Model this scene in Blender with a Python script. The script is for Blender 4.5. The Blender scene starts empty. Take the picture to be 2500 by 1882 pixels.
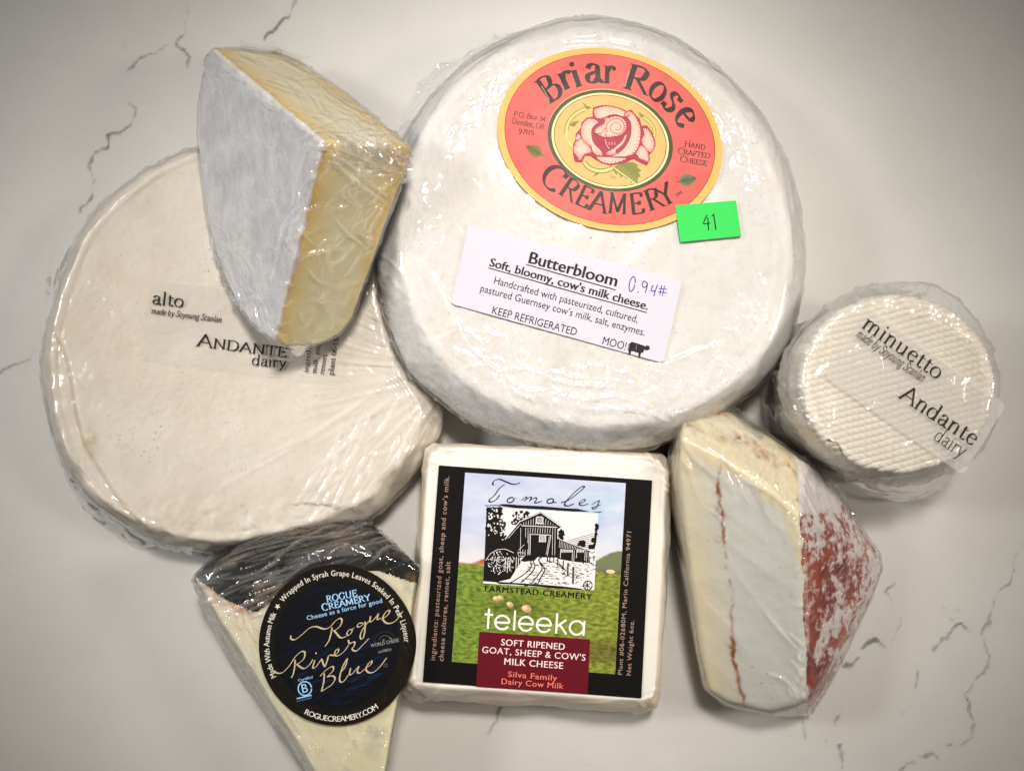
import bpy, bmesh, math, random
import numpy as np
from mathutils import Vector
from mathutils.geometry import tessellate_polygon

SC = bpy.context.scene
COL = SC.collection
CM = 0.01

# ------------------------------------------------------------------ camera, world, lamps, exposure
DIST, TILT, FPX = 0.45, math.radians(4.0), 2500 * 45 / 40.0
cam_d = bpy.data.cameras.new('camera'); cam = bpy.data.objects.new('camera', cam_d); COL.objects.link(cam)
cam.location = (0, -DIST * math.sin(TILT), DIST * math.cos(TILT)); cam.rotation_euler = (TILT, 0, 0)
cam_d.sensor_width = 36; cam_d.lens = 36 * FPX / 2500; cam_d.clip_start = 0.01; cam_d.clip_end = 50
SC.camera = cam
w = bpy.data.worlds.new('World'); SC.world = w; w.use_nodes = True
bg = w.node_tree.nodes['Background']; bg.inputs[0].default_value = (1.0, 0.97, 0.94, 1); bg.inputs[1].default_value = 0.05

def lamp(name, kind, loc, target, energy, color, **kw):
    l = bpy.data.lights.new(name, kind); l.energy = energy; l.color = color
    for k, v in kw.items(): setattr(l, k, v)
    o = bpy.data.objects.new(name, l); COL.objects.link(o); o.location = loc
    o.rotation_euler = (Vector(target) - Vector(loc)).to_track_quat('-Z', 'Y').to_euler()
    return o
lamp('window_light', 'AREA', (-1.25, 0.75, 1.15), (0, 0, 0), 2.8, (0.86, 0.93, 1.0), shape='RECTANGLE', size=0.30, size_y=0.43)
lamp('vignette_spot', 'SPOT', (0.09, 0.395, 1.12), (0.0, 0.0, 0), 47, (1.0, 0.935, 0.85), spot_size=math.radians(23.2), spot_blend=0.85, shadow_soft_size=0.085)  # added overhead key; its narrow cone lets the frame corners fall dark
for k, (x, y, e) in enumerate(((0.42, 0.62, 0.6), (0.62, -0.20, 0.5), (-0.16, -0.72, 0.45), (1.05, 0.75, 0.45), (-0.75, -0.55, 0.4), (-0.35, 1.10, 0.45), (0.75, -0.85, 0.4), (-0.95, 0.15, 0.4), (0.15, 0.95, 0.45))):
    lamp('ceiling_glint_light', 'AREA', (x, y, 1.5), (0, 0, 0), e * 0.5, (1.0, 0.88, 0.72), shape='DISK', size=0.042)  # downlights; the later list entries are added for more glints on the film

lamp('side_fill', 'SPOT', (0.78, -0.02, 0.66), (0.03, -0.01, 0.02), 13.5, (1.0, 0.90, 0.77), spot_size=math.radians(29), spot_blend=1.0, shadow_soft_size=0.10)  # added warm fill that brightens the right-hand cheese sides
lamp('side_fill', 'SPOT', (-0.74, 0.16, 0.74), (-0.03, 0.0, 0.02), 15.5, (1.0, 0.985, 0.965), spot_size=math.radians(28), spot_blend=1.0, shadow_soft_size=0.10)  # added fill for the sides facing left
SC.view_settings.view_transform = 'Standard'; SC.view_settings.look = 'None'
SC.view_settings.exposure = 0.14; SC.view_settings.gamma = 1.0; SC.view_settings.use_curve_mapping = False
SC.render.engine = 'CYCLES'
SC.cycles.transparent_max_bounces = 24; SC.cycles.max_bounces = 8; SC.cycles.use_denoising = True
SC.cycles.sample_clamp_indirect = 4.0; SC.cycles.caustics_reflective = False; SC.cycles.caustics_refractive = False

# ------------------------------------------------------------------ picture ray -> point at a height
CT, ST = math.cos(TILT), math.sin(TILT)
CAMP = np.array(cam.location)
def rays(p):
    p = np.atleast_2d(np.asarray(p, float))
    dx = (p[:, 0] - 1250) / FPX; dy = -(p[:, 1] - 941) / FPX; dz = -np.ones(len(p))
    return np.stack([dx, dy * CT - dz * ST, dy * ST + dz * CT], 1)
def U(p, z):                      # z in cm
    r = rays(p); z = np.broadcast_to(np.asarray(z, float) * CM, (len(r),))
    t = (z - CAMP[2]) / r[:, 2]
    return CAMP + r * t[:, None]
def U3(l):                        # list of (px, py, z)
    a = np.array(l, float); return U(a[:, :2], a[:, 2])
def PX(v):                        # back to picture coordinates
    q = v - CAMP; yc = q[:, 1] * CT + q[:, 2] * ST; zc = -q[:, 1] * ST + q[:, 2] * CT
    return np.stack([1250 + FPX * q[:, 0] / -zc, 941 - FPX * yc / -zc], 1)
class Plane:                      # plane through three (px, py, z); maps picture points on to it
    def __init__(s, a, b, c, wav=0.0, bend=None):
        P = U3([a, b, c]); s.p = P[0]; n = np.cross(P[1] - P[0], P[2] - P[0]); n /= np.linalg.norm(n)
        s.n = n if n[2] > 0 else -n; s.wav = wav; s.bend = bend
    def __call__(s, p, off=0.0):  # off in metres along the normal
        p = np.atleast_2d(np.asarray(p, float)); r = rays(p); t = ((s.p - CAMP) @ s.n) / (r @ s.n)
        q = CAMP + r * t[:, None]; o = np.broadcast_to(np.asarray(off, float), (len(q),)).copy()
        if s.wav: o += s.wav * (perlin(q * 45.0) + 0.4 * perlin(q * 130.0 + 7))
        q = q + s.n * o[:, None]
        if s.bend is not None: q = q + s.bend(p)[:, None] * s.n
        return q
    def dist(s, v): return (v - s.p) @ s.n

# ------------------------------------------------------------------ noise
_rs = np.random.RandomState(7)
_perm = np.tile(_rs.permutation(256), 3); _grad = _rs.normal(size=(256, 3)); _grad /= np.linalg.norm(_grad, axis=1)[:, None]
def perlin(p):
    p = np.asarray(p, float); i = np.floor(p).astype(int); f = p - i; u = f * f * f * (f * (f * 6 - 15) + 10); i &= 255
    out = 0
    for dx in (0, 1):
        for dy in (0, 1):
            for dz in (0, 1):
                h = _perm[_perm[_perm[i[:, 0] + dx] + i[:, 1] + dy] + i[:, 2] + dz]
                d = (_grad[h] * (f - (dx, dy, dz))).sum(1)
                out = out + d * (u[:, 0] if dx else 1 - u[:, 0]) * (u[:, 1] if dy else 1 - u[:, 1]) * (u[:, 2] if dz else 1 - u[:, 2])
    return out * 1.5
def fbm(p, n=4):
    return sum(perlin(p * 2 ** k + 13.7 * k) * 0.5 ** k for k in range(n))
def ridged(p, n=3):
    return sum((1 - np.abs(perlin(p * 2.1 ** k + 9.1 * k)) * 2) ** 3 * 0.5 ** k for k in range(n))
def sstep(a, b, x):
    t = np.clip((x - a) / (b - a), 0, 1); return t * t * (3 - 2 * t)

# ------------------------------------------------------------------ curves in the plane
def cr(pts, n=16, closed=False):  # Catmull-Rom through points
    P = np.array(pts, float); m = len(P); out = []
    for i in range(m if closed else m - 1):
        if closed: a, b, c, d = P[i - 1], P[i], P[(i + 1) % m], P[(i + 2) % m]
        else: b, c = P[i], P[i + 1]; a = P[i - 1] if i else 2 * b - c; d = P[i + 2] if i + 2 < m else 2 * c - b
        t = np.linspace(0, 1, n, endpoint=False)[:, None]
        out.append(0.5 * (2 * b + (c - a) * t + (2 * a - 5 * b + 4 * c - d) * t ** 2 + (3 * b - a - 3 * c + d) * t ** 3))
    if not closed: out.append(P[-1:])
    return np.concatenate(out)
def ell(cx, cy, rx, ry, n=96, rot=0.0, a0=0.0, a1=360.0):
    a = np.radians(np.linspace(a0, a1, n, endpoint=(a1 - a0 < 360))); x, y = rx * np.cos(a), ry * np.sin(a); r = math.radians(rot)
    return np.stack([cx + x * math.cos(r) - y * math.sin(r), cy + x * math.sin(r) + y * math.cos(r)], 1)
def inpoly(p, poly):
    poly = np.asarray(poly, float); x, y = p[:, 0], p[:, 1]; c = np.zeros(len(p), bool); j = len(poly) - 1
    for i in range(len(poly)):
        xi, yi = poly[i]; xj, yj = poly[j]
        if yi != yj: c ^= ((yi > y) != (yj > y)) & (x < (xj - xi) * (y - yi) / (yj - yi) + xi)
        j = i
    return c
def dpoly(p, line, wts=None):     # distance to a polyline (and the weight at the nearest point)
    line = np.asarray(line, float); best = np.full(len(p), 1e9); bw = np.zeros(len(p))
    for i in range(len(line) - 1):
        a, b = line[i, :2], line[i + 1, :2]; ab = b - a
        t = np.clip(((p - a) @ ab) / max(ab @ ab, 1e-9), 0, 1); d = np.hypot(*(p - (a + t[:, None] * ab)).T)
        m = d < best; best = np.where(m, d, best)
        if wts is not None: bw = np.where(m, wts[i] + (wts[i + 1] - wts[i]) * t, bw)
    return (best, bw) if wts is not None else best

# ------------------------------------------------------------------ mesh building
def vnorm(v, f):
    n = np.zeros_like(v)
    if f.shape[1] == 4: fn = np.cross(v[f[:, 2]] - v[f[:, 0]], v[f[:, 3]] - v[f[:, 1]])
    else: fn = np.cross(v[f[:, 1]] - v[f[:, 0]], v[f[:, 2]] - v[f[:, 0]])
    for k in range(f.shape[1]): np.add.at(n, f[:, k], fn)
    return n / np.maximum(np.linalg.norm(n, axis=1), 1e-12)[:, None]
def mesh(name, v, f, mat, parent=None, attrs=None, cols=None, normals=None, smooth=True):
    me = bpy.data.meshes.new(name); v = np.asarray(v, float); o = bpy.data.objects.new(name, me); COL.objects.link(o)
    if parent is not None: o.parent = parent; v = v - np.array(parent.location)
    groups = f if isinstance(f, list) else [f]
    loops = np.concatenate([np.asarray(g).ravel() for g in groups]); tot = np.concatenate([np.full(len(g), np.asarray(g).shape[1]) for g in groups])
    me.vertices.add(len(v)); me.vertices.foreach_set('co', v.astype(np.float32).ravel())
    me.loops.add(len(loops)); me.loops.foreach_set('vertex_index', loops.astype(np.int32))
    me.polygons.add(len(tot)); me.polygons.foreach_set('loop_start', np.concatenate([[0], np.cumsum(tot)[:-1]]).astype(np.int32))
    me.polygons.foreach_set('loop_total', tot.astype(np.int32)); me.update(calc_edges=True)
    me.polygons.foreach_set('use_smooth', np.full(len(tot), smooth, bool))
    for k, a in (attrs or {}).items():
        at = me.attributes.new(k, 'FLOAT', 'POINT'); at.data.foreach_set('value', np.asarray(a, np.float32))
    if cols is not None:
        at = me.color_attributes.new('ink', 'FLOAT_COLOR', 'POINT'); c = np.ones((len(v), 4), np.float32); c[:, :3] = cols; at.data.foreach_set('color', c.ravel())
    if normals is not None: me.normals_split_custom_set_from_vertices([tuple(x) for x in normals])
    me.materials.append(mat); return o
def subset(name, v, f, sel, mat, parent, attrs=None, normals=None):
    ff = f[sel]; ids = np.unique(ff); mp = np.full(len(v), -1); mp[ids] = np.arange(len(ids))
    return mesh(name, v[ids], mp[ff], mat, parent, {k: a[ids] for k, a in (attrs or {}).items()}, None, None if normals is None else normals[ids])
def gridfaces(nr, nc, wrap=False):
    i, j = np.meshgrid(np.arange(nr - 1), np.arange(nc if wrap else nc - 1), indexing='ij'); j2 = (j + 1) % nc
    return np.stack([i * nc + j, i * nc + j2, (i + 1) * nc + j2, (i + 1) * nc + j], -1).reshape(-1, 4)
def thing(name, label, cat, loc):
    o = bpy.data.objects.new(name, None); COL.objects.link(o); o.location = loc; o['label'] = label; o['category'] = cat
    o.empty_display_size = 0.01; return o
def lin(c):                       # sRGB 0-255 -> linear
    c = np.array(c, float) / 255; return tuple(np.where(c <= 0.04045, c / 12.92, ((c + 0.055) / 1.055) ** 2.4))

def creases(v, p, lines, wd, h):  # sharp folds in film along picture polylines (width in px, height in metres)
    out = np.zeros(len(v))
    for l in lines:
        l = np.asarray(l, float); m = ((p > l.min(0) - wd * 3) & (p < l.max(0) + wd * 3)).all(1)
        if not m.any(): continue
        L = cr(l, 6) if len(l) > 2 else l; q = p[m] + 1.5 * np.stack([perlin(v[m] * 300), perlin(v[m] * 300 + 5)], 1)
        d, t = dpoly(q, L, np.sin(np.linspace(0.12, 0.88, len(L)) * np.pi)); out[m] = np.maximum(out[m], h * t * np.clip(1 - d / wd, 0, 1) ** 1.4)
    return out
def strands(rs, poly, n, ang, spread, l0, l1, curl=0.15):   # random folds inside an area
    poly = np.array(poly, float); lo, hi = poly.min(0), poly.max(0); out = []
    while len(out) < n:
        c = lo + rs.rand(2) * (hi - lo)
        if not inpoly(c[None], poly)[0]: continue
        a = math.radians(ang + spread * rs.randn()); L = l0 + (l1 - l0) * rs.rand() ** 2; e = np.array([math.cos(a), math.sin(a)]); k = np.array([-e[1], e[0]]) * L * curl * rs.randn()
        out.append([c - e * L / 2, c + k, c + e * L / 2])
    return out
RS = np.random.RandomState(11)
# a round cheese: loops (world outlines, top first) lofted; the top is filled towards the middle
def ring_at(pts, c, th):          # resample a star-shaped outline at the angles th about c
    d = pts[:, :2] - c[:2]; a = np.arctan2(d[:, 1], d[:, 0]); r = np.hypot(*d.T); o = np.argsort(a); a, r, z = a[o], r[o], pts[o, 2]
    a = np.concatenate([a - 2 * np.pi, a, a + 2 * np.pi]); r = np.tile(r, 3); z = np.tile(z, 3)
    rr = np.interp(th, a, r); zz = np.interp(th, a, z)
    return np.stack([c[0] + rr * np.cos(th), c[1] + rr * np.sin(th), zz], 1)
def loft(loops, nth, ninner, nside):
    c = loops[0].mean(0); th = np.linspace(-np.pi, np.pi, nth, endpoint=False)
    R = [ring_at(l, c, th) for l in loops]
    inner = [c * (1 - s) + R[0] * s for s in np.linspace(0.004, 1, ninner)[:-1]]
    side = cr(np.array([r.ravel() for r in R]), nside).reshape(-1, nth, 3)
    v = np.concatenate([np.array(inner), side]); nr = len(v)
    tops = np.concatenate([np.zeros(len(inner)), np.linspace(0, len(loops) - 1, len(side))])
    return v.reshape(-1, 3), gridfaces(nr, nth, True)[:, ::-1], np.repeat(tops, nth)
# an irregular block: hull of points, voxel remesh, smoothing
def hull(pts, voxel, smooth):
    bm = bmesh.new()
    for p in pts: bm.verts.new(p)
    r = bmesh.ops.convex_hull(bm, input=bm.verts)
    bmesh.ops.delete(bm, geom=list(set(x for x in r['geom_interior'] + r['geom_unused'] if isinstance(x, bmesh.types.BMVert))), context='VERTS')
    bmesh.ops.recalc_face_normals(bm, faces=bm.faces)
    me = bpy.data.meshes.new('tmp'); bm.to_mesh(me); bm.free(); o = bpy.data.objects.new('tmp', me); COL.objects.link(o)
    m = o.modifiers.new('r', 'REMESH'); m.mode = 'VOXEL'; m.voxel_size = voxel
    s = o.modifiers.new('s', 'SMOOTH'); s.factor = 0.5; s.iterations = smooth
    ev = o.evaluated_get(bpy.context.evaluated_depsgraph_get()); em = ev.to_mesh()
    v = np.zeros(len(em.vertices) * 3); em.vertices.foreach_get('co', v); f = np.zeros(len(em.loops), int); em.loops.foreach_get('vertex_index', f)
    ev.to_mesh_clear(); bpy.data.objects.remove(o); bpy.data.meshes.remove(me)
    return v.reshape(-1, 3), f.reshape(-1, 4)
def sheet(name, A, B, nu, nv, amp, seed, mat, parent, haze=0.25, freq=90.0):   # a loose piece of film between two edges of (px, py, z)
    a = cr(U3(A), 20); b = cr(U3(B), 20)
    def rs(c, n):
        l = np.concatenate([[0], np.cumsum(np.linalg.norm(np.diff(c, axis=0), axis=1))]); t = np.linspace(0, l[-1], n)
        return np.stack([np.interp(t, l, c[:, k]) for k in range(3)], 1)
    a, b = rs(a, nu), rs(b, nu); s = np.linspace(0, 1, nv)[:, None, None]
    v = (a[None] * (1 - s) + b[None] * s).reshape(-1, 3); f = gridfaces(nv, nu); n = vnorm(v, f)
    k = 1.5 * ridged(v * freq * 0.6 + seed, 2) - 0.8; edge = np.repeat(np.linspace(0.25, 1, nv), nu)
    v = v + n * (k * amp * edge)[:, None]
    v[:, 2] = np.maximum(v[:, 2], 0.0004)
    return mesh(name, v, f, mat, parent, {'haze': haze * (0.2 + 0.7 * np.clip(k, 0, 1))})
# ------------------------------------------------------------------ materials
class NT:
    def __init__(s, name):
        s.m = bpy.data.materials.new(name); s.m.use_nodes = True; s.t = s.m.node_tree; s.t.nodes.clear()
        s.out = s.t.nodes.new('ShaderNodeOutputMaterial')
    def n(s, kind, ins=None, **kw):
        x = s.t.nodes.new('ShaderNode' + kind)
        for k, v in kw.items(): setattr(x, k, v)
        for k, v in (ins or {}).items():
            if isinstance(v, bpy.types.NodeSocket): s.t.links.new(v, x.inputs[k])
            else: x.inputs[k].default_value = v
        return x
    def obj(s): return s.n('TexCoord').outputs['Object']
    def mapped(s, scale=(1, 1, 1), rot=(0, 0, 0)):
        return s.n('Mapping', {'Vector': s.obj(), 'Scale': scale, 'Rotation': rot}).outputs[0]
    def noise(s, vec, scale, detail=4, rough=0.55, kind='FBM', dist=0.0):
        return s.n('TexNoise', {'Vector': vec, 'Scale': scale, 'Detail': detail, 'Roughness': rough, 'Distortion': dist}, noise_type=kind).outputs[0]
    def ramp(s, fac, stops, interp='LINEAR'):
        r = s.n('ValToRGB', {'Fac': fac}); r.color_ramp.interpolation = interp; e = r.color_ramp.elements
        while len(e) < len(stops): e.new(0.5)
        for q, (p, c) in zip(e, stops): q.position = p; q.color = (*c, 1) if len(c) == 3 else c
        return r.outputs[0]
    def val(s, fac, a, b, c=0.0, d=1.0):
        return s.n('MapRange', {'Value': fac, 'From Min': a, 'From Max': b, 'To Min': c, 'To Max': d}).outputs[0]
    def mix(s, fac, a, b, blend='MIX'):
        x = s.n('Mix', data_type='RGBA', blend_type=blend)
        for i, v in ((0, fac), (6, a), (7, b)):
            if isinstance(v, bpy.types.NodeSocket): s.t.links.new(v, x.inputs[i])
            else: x.inputs[i].default_value = v if i == 0 else (*v, 1)
        return x.outputs[2]
    def math(s, op, a, b=0.0):
        x = s.n('Math', operation=op)
        for i, v in ((0, a), (1, b)):
            if isinstance(v, bpy.types.NodeSocket): s.t.links.new(v, x.inputs[i])
            else: x.inputs[i].default_value = v
        return x.outputs[0]
    def attr(s, name): return s.n('Attribute', attribute_name=name).outputs['Fac']
    def bump(s, h, strength, dist, prev=None):
        i = {'Height': h, 'Strength': strength, 'Distance': dist}
        if prev is not None: i['Normal'] = prev
        return s.n('Bump', i).outputs[0]
    def principled(s, color, rough, nrm=None, sss=0.0, sssr=(1, 0.6, 0.35), sscale=0.003, spec=0.5, coat=0.0, coatr=0.1):
        i = {'Base Color': color if isinstance(color, bpy.types.NodeSocket) else (*color, 1), 'Roughness': rough, 'Specular IOR Level': spec, 'Coat Weight': coat, 'Coat Roughness': coatr}
        if nrm is not None: i['Normal'] = nrm
        if sss: i.update({'Subsurface Weight': sss, 'Subsurface Radius': sssr, 'Subsurface Scale': sscale})
        p = s.n('BsdfPrincipled', i); s.t.links.new(p.outputs[0], s.out.inputs[0]); return s.m

def film_mat(name, rotz=0.0, stretch=(1, 1, 1), strength=0.55, scale=130.0, haze=0.03, base=0.05, rough=0.09, tint=(1, 1, 1)):
    t = NT(name); vec = t.mapped(stretch, (0, 0, rotz))
    warp = t.n('VectorMath', {0: vec, 1: t.n('VectorMath', {0: t.n('TexNoise', {'Vector': vec, 'Scale': scale * 0.35, 'Detail': 2.0}).outputs[1], 'Scale': 0.016}, operation='SCALE').outputs[0]}, operation='ADD').outputs[0]
    a = t.noise(warp, scale, 2, 0.45, 'RIDGED_MULTIFRACTAL')
    gate = t.val(t.noise(t.obj(), 38, 3, 0.6), 0.51, 0.70, 0.05, 1.0)
    soft = t.noise(warp, scale * 0.45, 2, 0.5); fine = t.noise(t.mapped((stretch[0] * 0.6, stretch[1] * 1.3, 1), (0, 0, rotz)), scale * 3.2, 2, 0.5)
    h = t.math('ADD', t.math('MULTIPLY', t.math('MULTIPLY', a, gate), 0.00035), t.math('ADD', t.math('MULTIPLY', t.math('MULTIPLY', soft, gate), 0.0007), t.math('MULTIPLY', t.math('MULTIPLY', fine, gate), 0.00006)))
    b3 = t.bump(h, strength, 1.0)
    fr = t.n('Fresnel', {'IOR': 1.45}).outputs[0]
    fac = t.math('MINIMUM', t.math('ADD', t.math('MULTIPLY', fr, 0.7), base), 0.5)
    gl = t.n('BsdfGlossy', {'Color': (1, 1, 1, 1), 'Roughness': rough, 'Normal': b3}).outputs[0]
    tr = t.n('BsdfTransparent', {'Color': (*tint, 1)}).outputs[0]
    m1 = t.n('MixShader', {0: fac, 1: tr, 2: gl}).outputs[0]
    df = t.n('BsdfDiffuse', {'Color': (0.85, 0.86, 0.88, 1), 'Normal': b3}).outputs[0]; tl = t.n('BsdfTranslucent', {'Color': (0.8, 0.82, 0.84, 1)}).outputs[0]
    m2 = t.n('MixShader', {0: 0.4, 1: df, 2: tl}).outputs[0]
    hz = t.math('MINIMUM', t.math('ADD', t.attr('haze'), haze), 0.9)
    m3 = t.n('MixShader', {0: hz, 1: m1, 2: m2}).outputs[0]
    t.t.links.new(m3, t.out.inputs[0]); return t.m

def mat_counter():
    t = NT('white_quartz'); o = t.obj(); v = t.attr('vein')
    n1 = t.noise(o, 230, 5, 0.7); n2 = t.noise(o, 700, 3, 0.6); big = t.noise(o, 9, 4, 0.6)
    e = t.math('ADD', v, t.math('MULTIPLY', t.math('SUBTRACT', n1, 0.5), 1.35))
    e = t.math('ADD', e, t.math('MULTIPLY', t.math('SUBTRACT', n2, 0.5), 0.25))
    vein = t.math('MULTIPLY', t.val(e, 0.34, 1.05), t.val(v, 0.0, 0.25))
    halo = t.val(t.math('ADD', v, t.math('MULTIPLY', t.math('SUBTRACT', n1, 0.5), 0.3)), 0.05, 1.0, 0.0, 0.30)
    base = t.ramp(big, [(0.3, (0.555, 0.54, 0.515)), (0.7, (0.63, 0.615, 0.59))])
    base = t.mix(t.val(n1, 0.52, 0.75, 0, 0.10), base, (0.45, 0.43, 0.40)); base = t.mix(t.val(n2, 0.64, 0.74, 0, 0.30), base, (0.34, 0.33, 0.31))
    base = t.mix(halo, base, (0.42, 0.41, 0.40)); base = t.mix(t.math('MULTIPLY', vein, 0.85), base, (0.13, 0.13, 0.125))
    return t.principled(base, t.val(big, 0.3, 0.7, 0.30, 0.38), t.bump(n2, 0.02, 0.0005), spec=0.4)
def mat_bloom(name, c1, c2, speck=(0.35, 0.34, 0.32), scale=60, bump=0.5, fibre=None, specks=0.5, rough=0.75):
    t = NT(name); o = t.obj(); a = t.noise(o, scale, 6, 0.6); b = t.noise(o, scale * 7, 4, 0.6)
    c = t.ramp(a, [(0.32, c1), (0.68, c2)])
    sp = t.n('TexVoronoi', {'Vector': o, 'Scale': 420.0}, feature='F1').outputs['Distance']; gate = t.noise(o, 55, 3)
    s = t.math('MULTIPLY', t.val(sp, 0.24, 0.12), t.val(gate, 0.52, 0.68)); c = t.mix(t.math('MULTIPLY', s, specks), c, speck)
    c = t.mix(t.val(t.noise(o, 240, 5, 0.7), 0.52, 0.70, 0, 0.30), c, (c1[0] * 0.74, c1[1] * 0.73, c1[2] * 0.70))
    if fibre: c = t.mix(t.val(t.noise(t.mapped(*fibre), 130, 5, 0.65), 0.52, 0.72, 0, 0.32), c, (c1[0] * 0.78, c1[1] * 0.78, c1[2] * 0.78))
    c = t.mix(t.attr('stain_shade'), c, (0.50, 0.37, 0.20)); c = t.mix(t.attr('bare'), c, (0.62, 0.44, 0.26))  # stains of the cream wheel; shade painted into the weave grooves
    nb = t.bump(b, bump * 0.5, 0.0006); nb = t.bump(a, bump, 0.0015, nb)
    if fibre: nb = t.bump(t.noise(t.mapped(*fibre), 150, 4, 0.6), bump, 0.0012, nb)
    return t.principled(c, rough, nb, sss=0.25, sscale=0.002)
def mat_paste(name, inner, edge, scale=45, mott=(0.8, 0.76, 0.6), hole=(0.45, 0.30, 0.08), vein=None):
    t = NT(name); o = t.obj(); a = t.noise(o, scale, 5, 0.6); e = t.attr('rim')
    k = t.math('ADD', e, t.math('MULTIPLY', t.math('SUBTRACT', a, 0.5), 0.6))
    c = t.mix(t.val(k, 0.15, 0.85), inner, edge); c = t.mix(t.val(t.noise(o, scale * 2.2, 4), 0.5, 0.75, 0, 0.5), c, mott)
    vo = t.n('TexVoronoi', {'Vector': t.mapped((1, 1, 0.6)), 'Scale': 75.0, 'Randomness': 1.0}, feature='F1').outputs['Distance']
    h = t.math('MULTIPLY', t.val(vo, 0.10, 0.05), t.val(t.noise(o, 40, 2), 0.55, 0.62)); c = t.mix(h, c, hole)
    if vein: c = t.mix(t.val(t.noise(o, 60, 5, 0.65), 0.56, 0.72, 0, 0.75), c, vein)
    c = t.mix(t.attr('rust'), c, t.ramp(t.noise(o, 300, 3), [(0.4, (0.26, 0.05, 0.01)), (0.6, (0.52, 0.19, 0.03))]))
    nb = t.bump(t.noise(o, 260, 4, 0.6), 0.25, 0.0007); nb = t.bump(h, -0.6, 0.001, nb)
    return t.principled(c, 0.42, nb, sss=0.5, sscale=0.004)
def mat_leaf():
    t = NT('dark_leaf_rind'); o = t.obj(); a = t.noise(o, 55, 5, 0.65); b = t.noise(o, 140, 5, 0.6)
    c = t.ramp(a, [(0.36, (0.006, 0.0055, 0.004)), (0.52, (0.016, 0.013, 0.009)), (0.60, (0.13, 0.08, 0.035)), (0.70, (0.06, 0.055, 0.04))])
    return t.principled(c, 0.6, t.bump(b, 0.8, 0.002), spec=0.12)
def mat_washed():
    t = NT('washed_red_rind'); o = t.obj(); d = t.mapped((1.0, 0.55, 1.0), (0, 0, 0.6))
    a = t.noise(d, 95, 4, 0.6, dist=0.5); b = t.noise(o, 300, 6, 0.72, dist=0.2); g = t.noise(o, 55, 4)
    k = t.math('ADD', t.math('MULTIPLY', t.math('SUBTRACT', a, 0.5), 0.75), t.math('ADD', t.math('MULTIPLY', t.math('SUBTRACT', b, 0.5), 0.95), 0.5)); k = t.math('SUBTRACT', k, t.math('MULTIPLY', t.attr('rim'), 0.10))
    red = t.ramp(g, [(0.35, (0.20, 0.016, 0.008)), (0.5, (0.38, 0.045, 0.013)), (0.68, (0.56, 0.17, 0.03))])
    pink = t.ramp(t.noise(o, 48, 4), [(0.35, (0.68, 0.34, 0.33)), (0.6, (0.86, 0.70, 0.70))])
    c = t.mix(t.val(k, 0.43, 0.49), red, pink); c = t.mix(t.val(k, 0.49, 0.56), c, (0.92, 0.86, 0.85))
    return t.principled(c, 0.6, t.bump(k, 0.9, 0.0016), sss=0.15, sscale=0.002)
def mat_paper(name, c1, c2, rough=0.5, bump=0.3, coat=0.0):
    t = NT(name); o = t.obj(); a = t.noise(o, 35, 4, 0.55)
    c = t.mix(t.attr('tint'), t.ramp(a, [(0.3, c1), (0.7, c2)]), (0.78, 0.58, 0.34)); nb = t.bump(t.noise(o, 90, 3, 0.5), bump, 0.0012); nb = t.bump(t.noise(o, 900, 2), 0.05, 0.0003, nb)
    return t.principled(c, rough, nb, sss=0.2, sscale=0.003, coat=coat)
def mat_label(name, color, rough=0.45, coat=0.3, bump=0.25, scale=60, coatr=0.12, spec=0.5):
    t = NT(name); o = t.obj(); a = t.noise(o, scale, 3, 0.55, 'RIDGED_MULTIFRACTAL'); b = t.noise(o, 1400, 2)
    nb = t.bump(a, bump, 0.0006); nb = t.bump(b, 0.04, 0.0002, nb); m = t.principled(color, rough, nb, coat=coat, coatr=coatr, spec=spec)
    return m
def mat_gloss_ink():
    t = NT('glossy_ink'); c = t.n('Attribute', attribute_name='ink').outputs['Color']
    nb = t.bump(t.noise(t.obj(), 75, 3, 0.55, 'RIDGED_MULTIFRACTAL'), 0.35, 0.0006); nb = t.bump(t.noise(t.obj(), 500, 3), 0.12, 0.0003, nb)
    return t.principled(c, 0.30, nb, spec=0.06)
def mat_ink(name='printed_ink', rough=0.55, coat=0.0):
    t = NT(name); c = t.n('Attribute', attribute_name='ink').outputs['Color']
    return t.principled(c, rough, spec=0.12, coat=coat, coatr=0.2)
def mat_clear_label(name, alpha=0.28):
    t = NT(name); nb = t.bump(t.noise(t.obj(), 70, 2), 0.1, 0.0006)
    df = t.n('BsdfDiffuse', {'Color': (0.78, 0.76, 0.73, 1)}).outputs[0]; tr = t.n('BsdfTransparent').outputs[0]
    gl = t.n('BsdfGlossy', {'Roughness': 0.22, 'Normal': nb}).outputs[0]
    m = t.n('MixShader', {0: alpha, 1: tr, 2: df}).outputs[0]; m = t.n('MixShader', {0: 0.035, 1: m, 2: gl}).outputs[0]
    t.t.links.new(m, t.out.inputs[0]); return t.m
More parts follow.
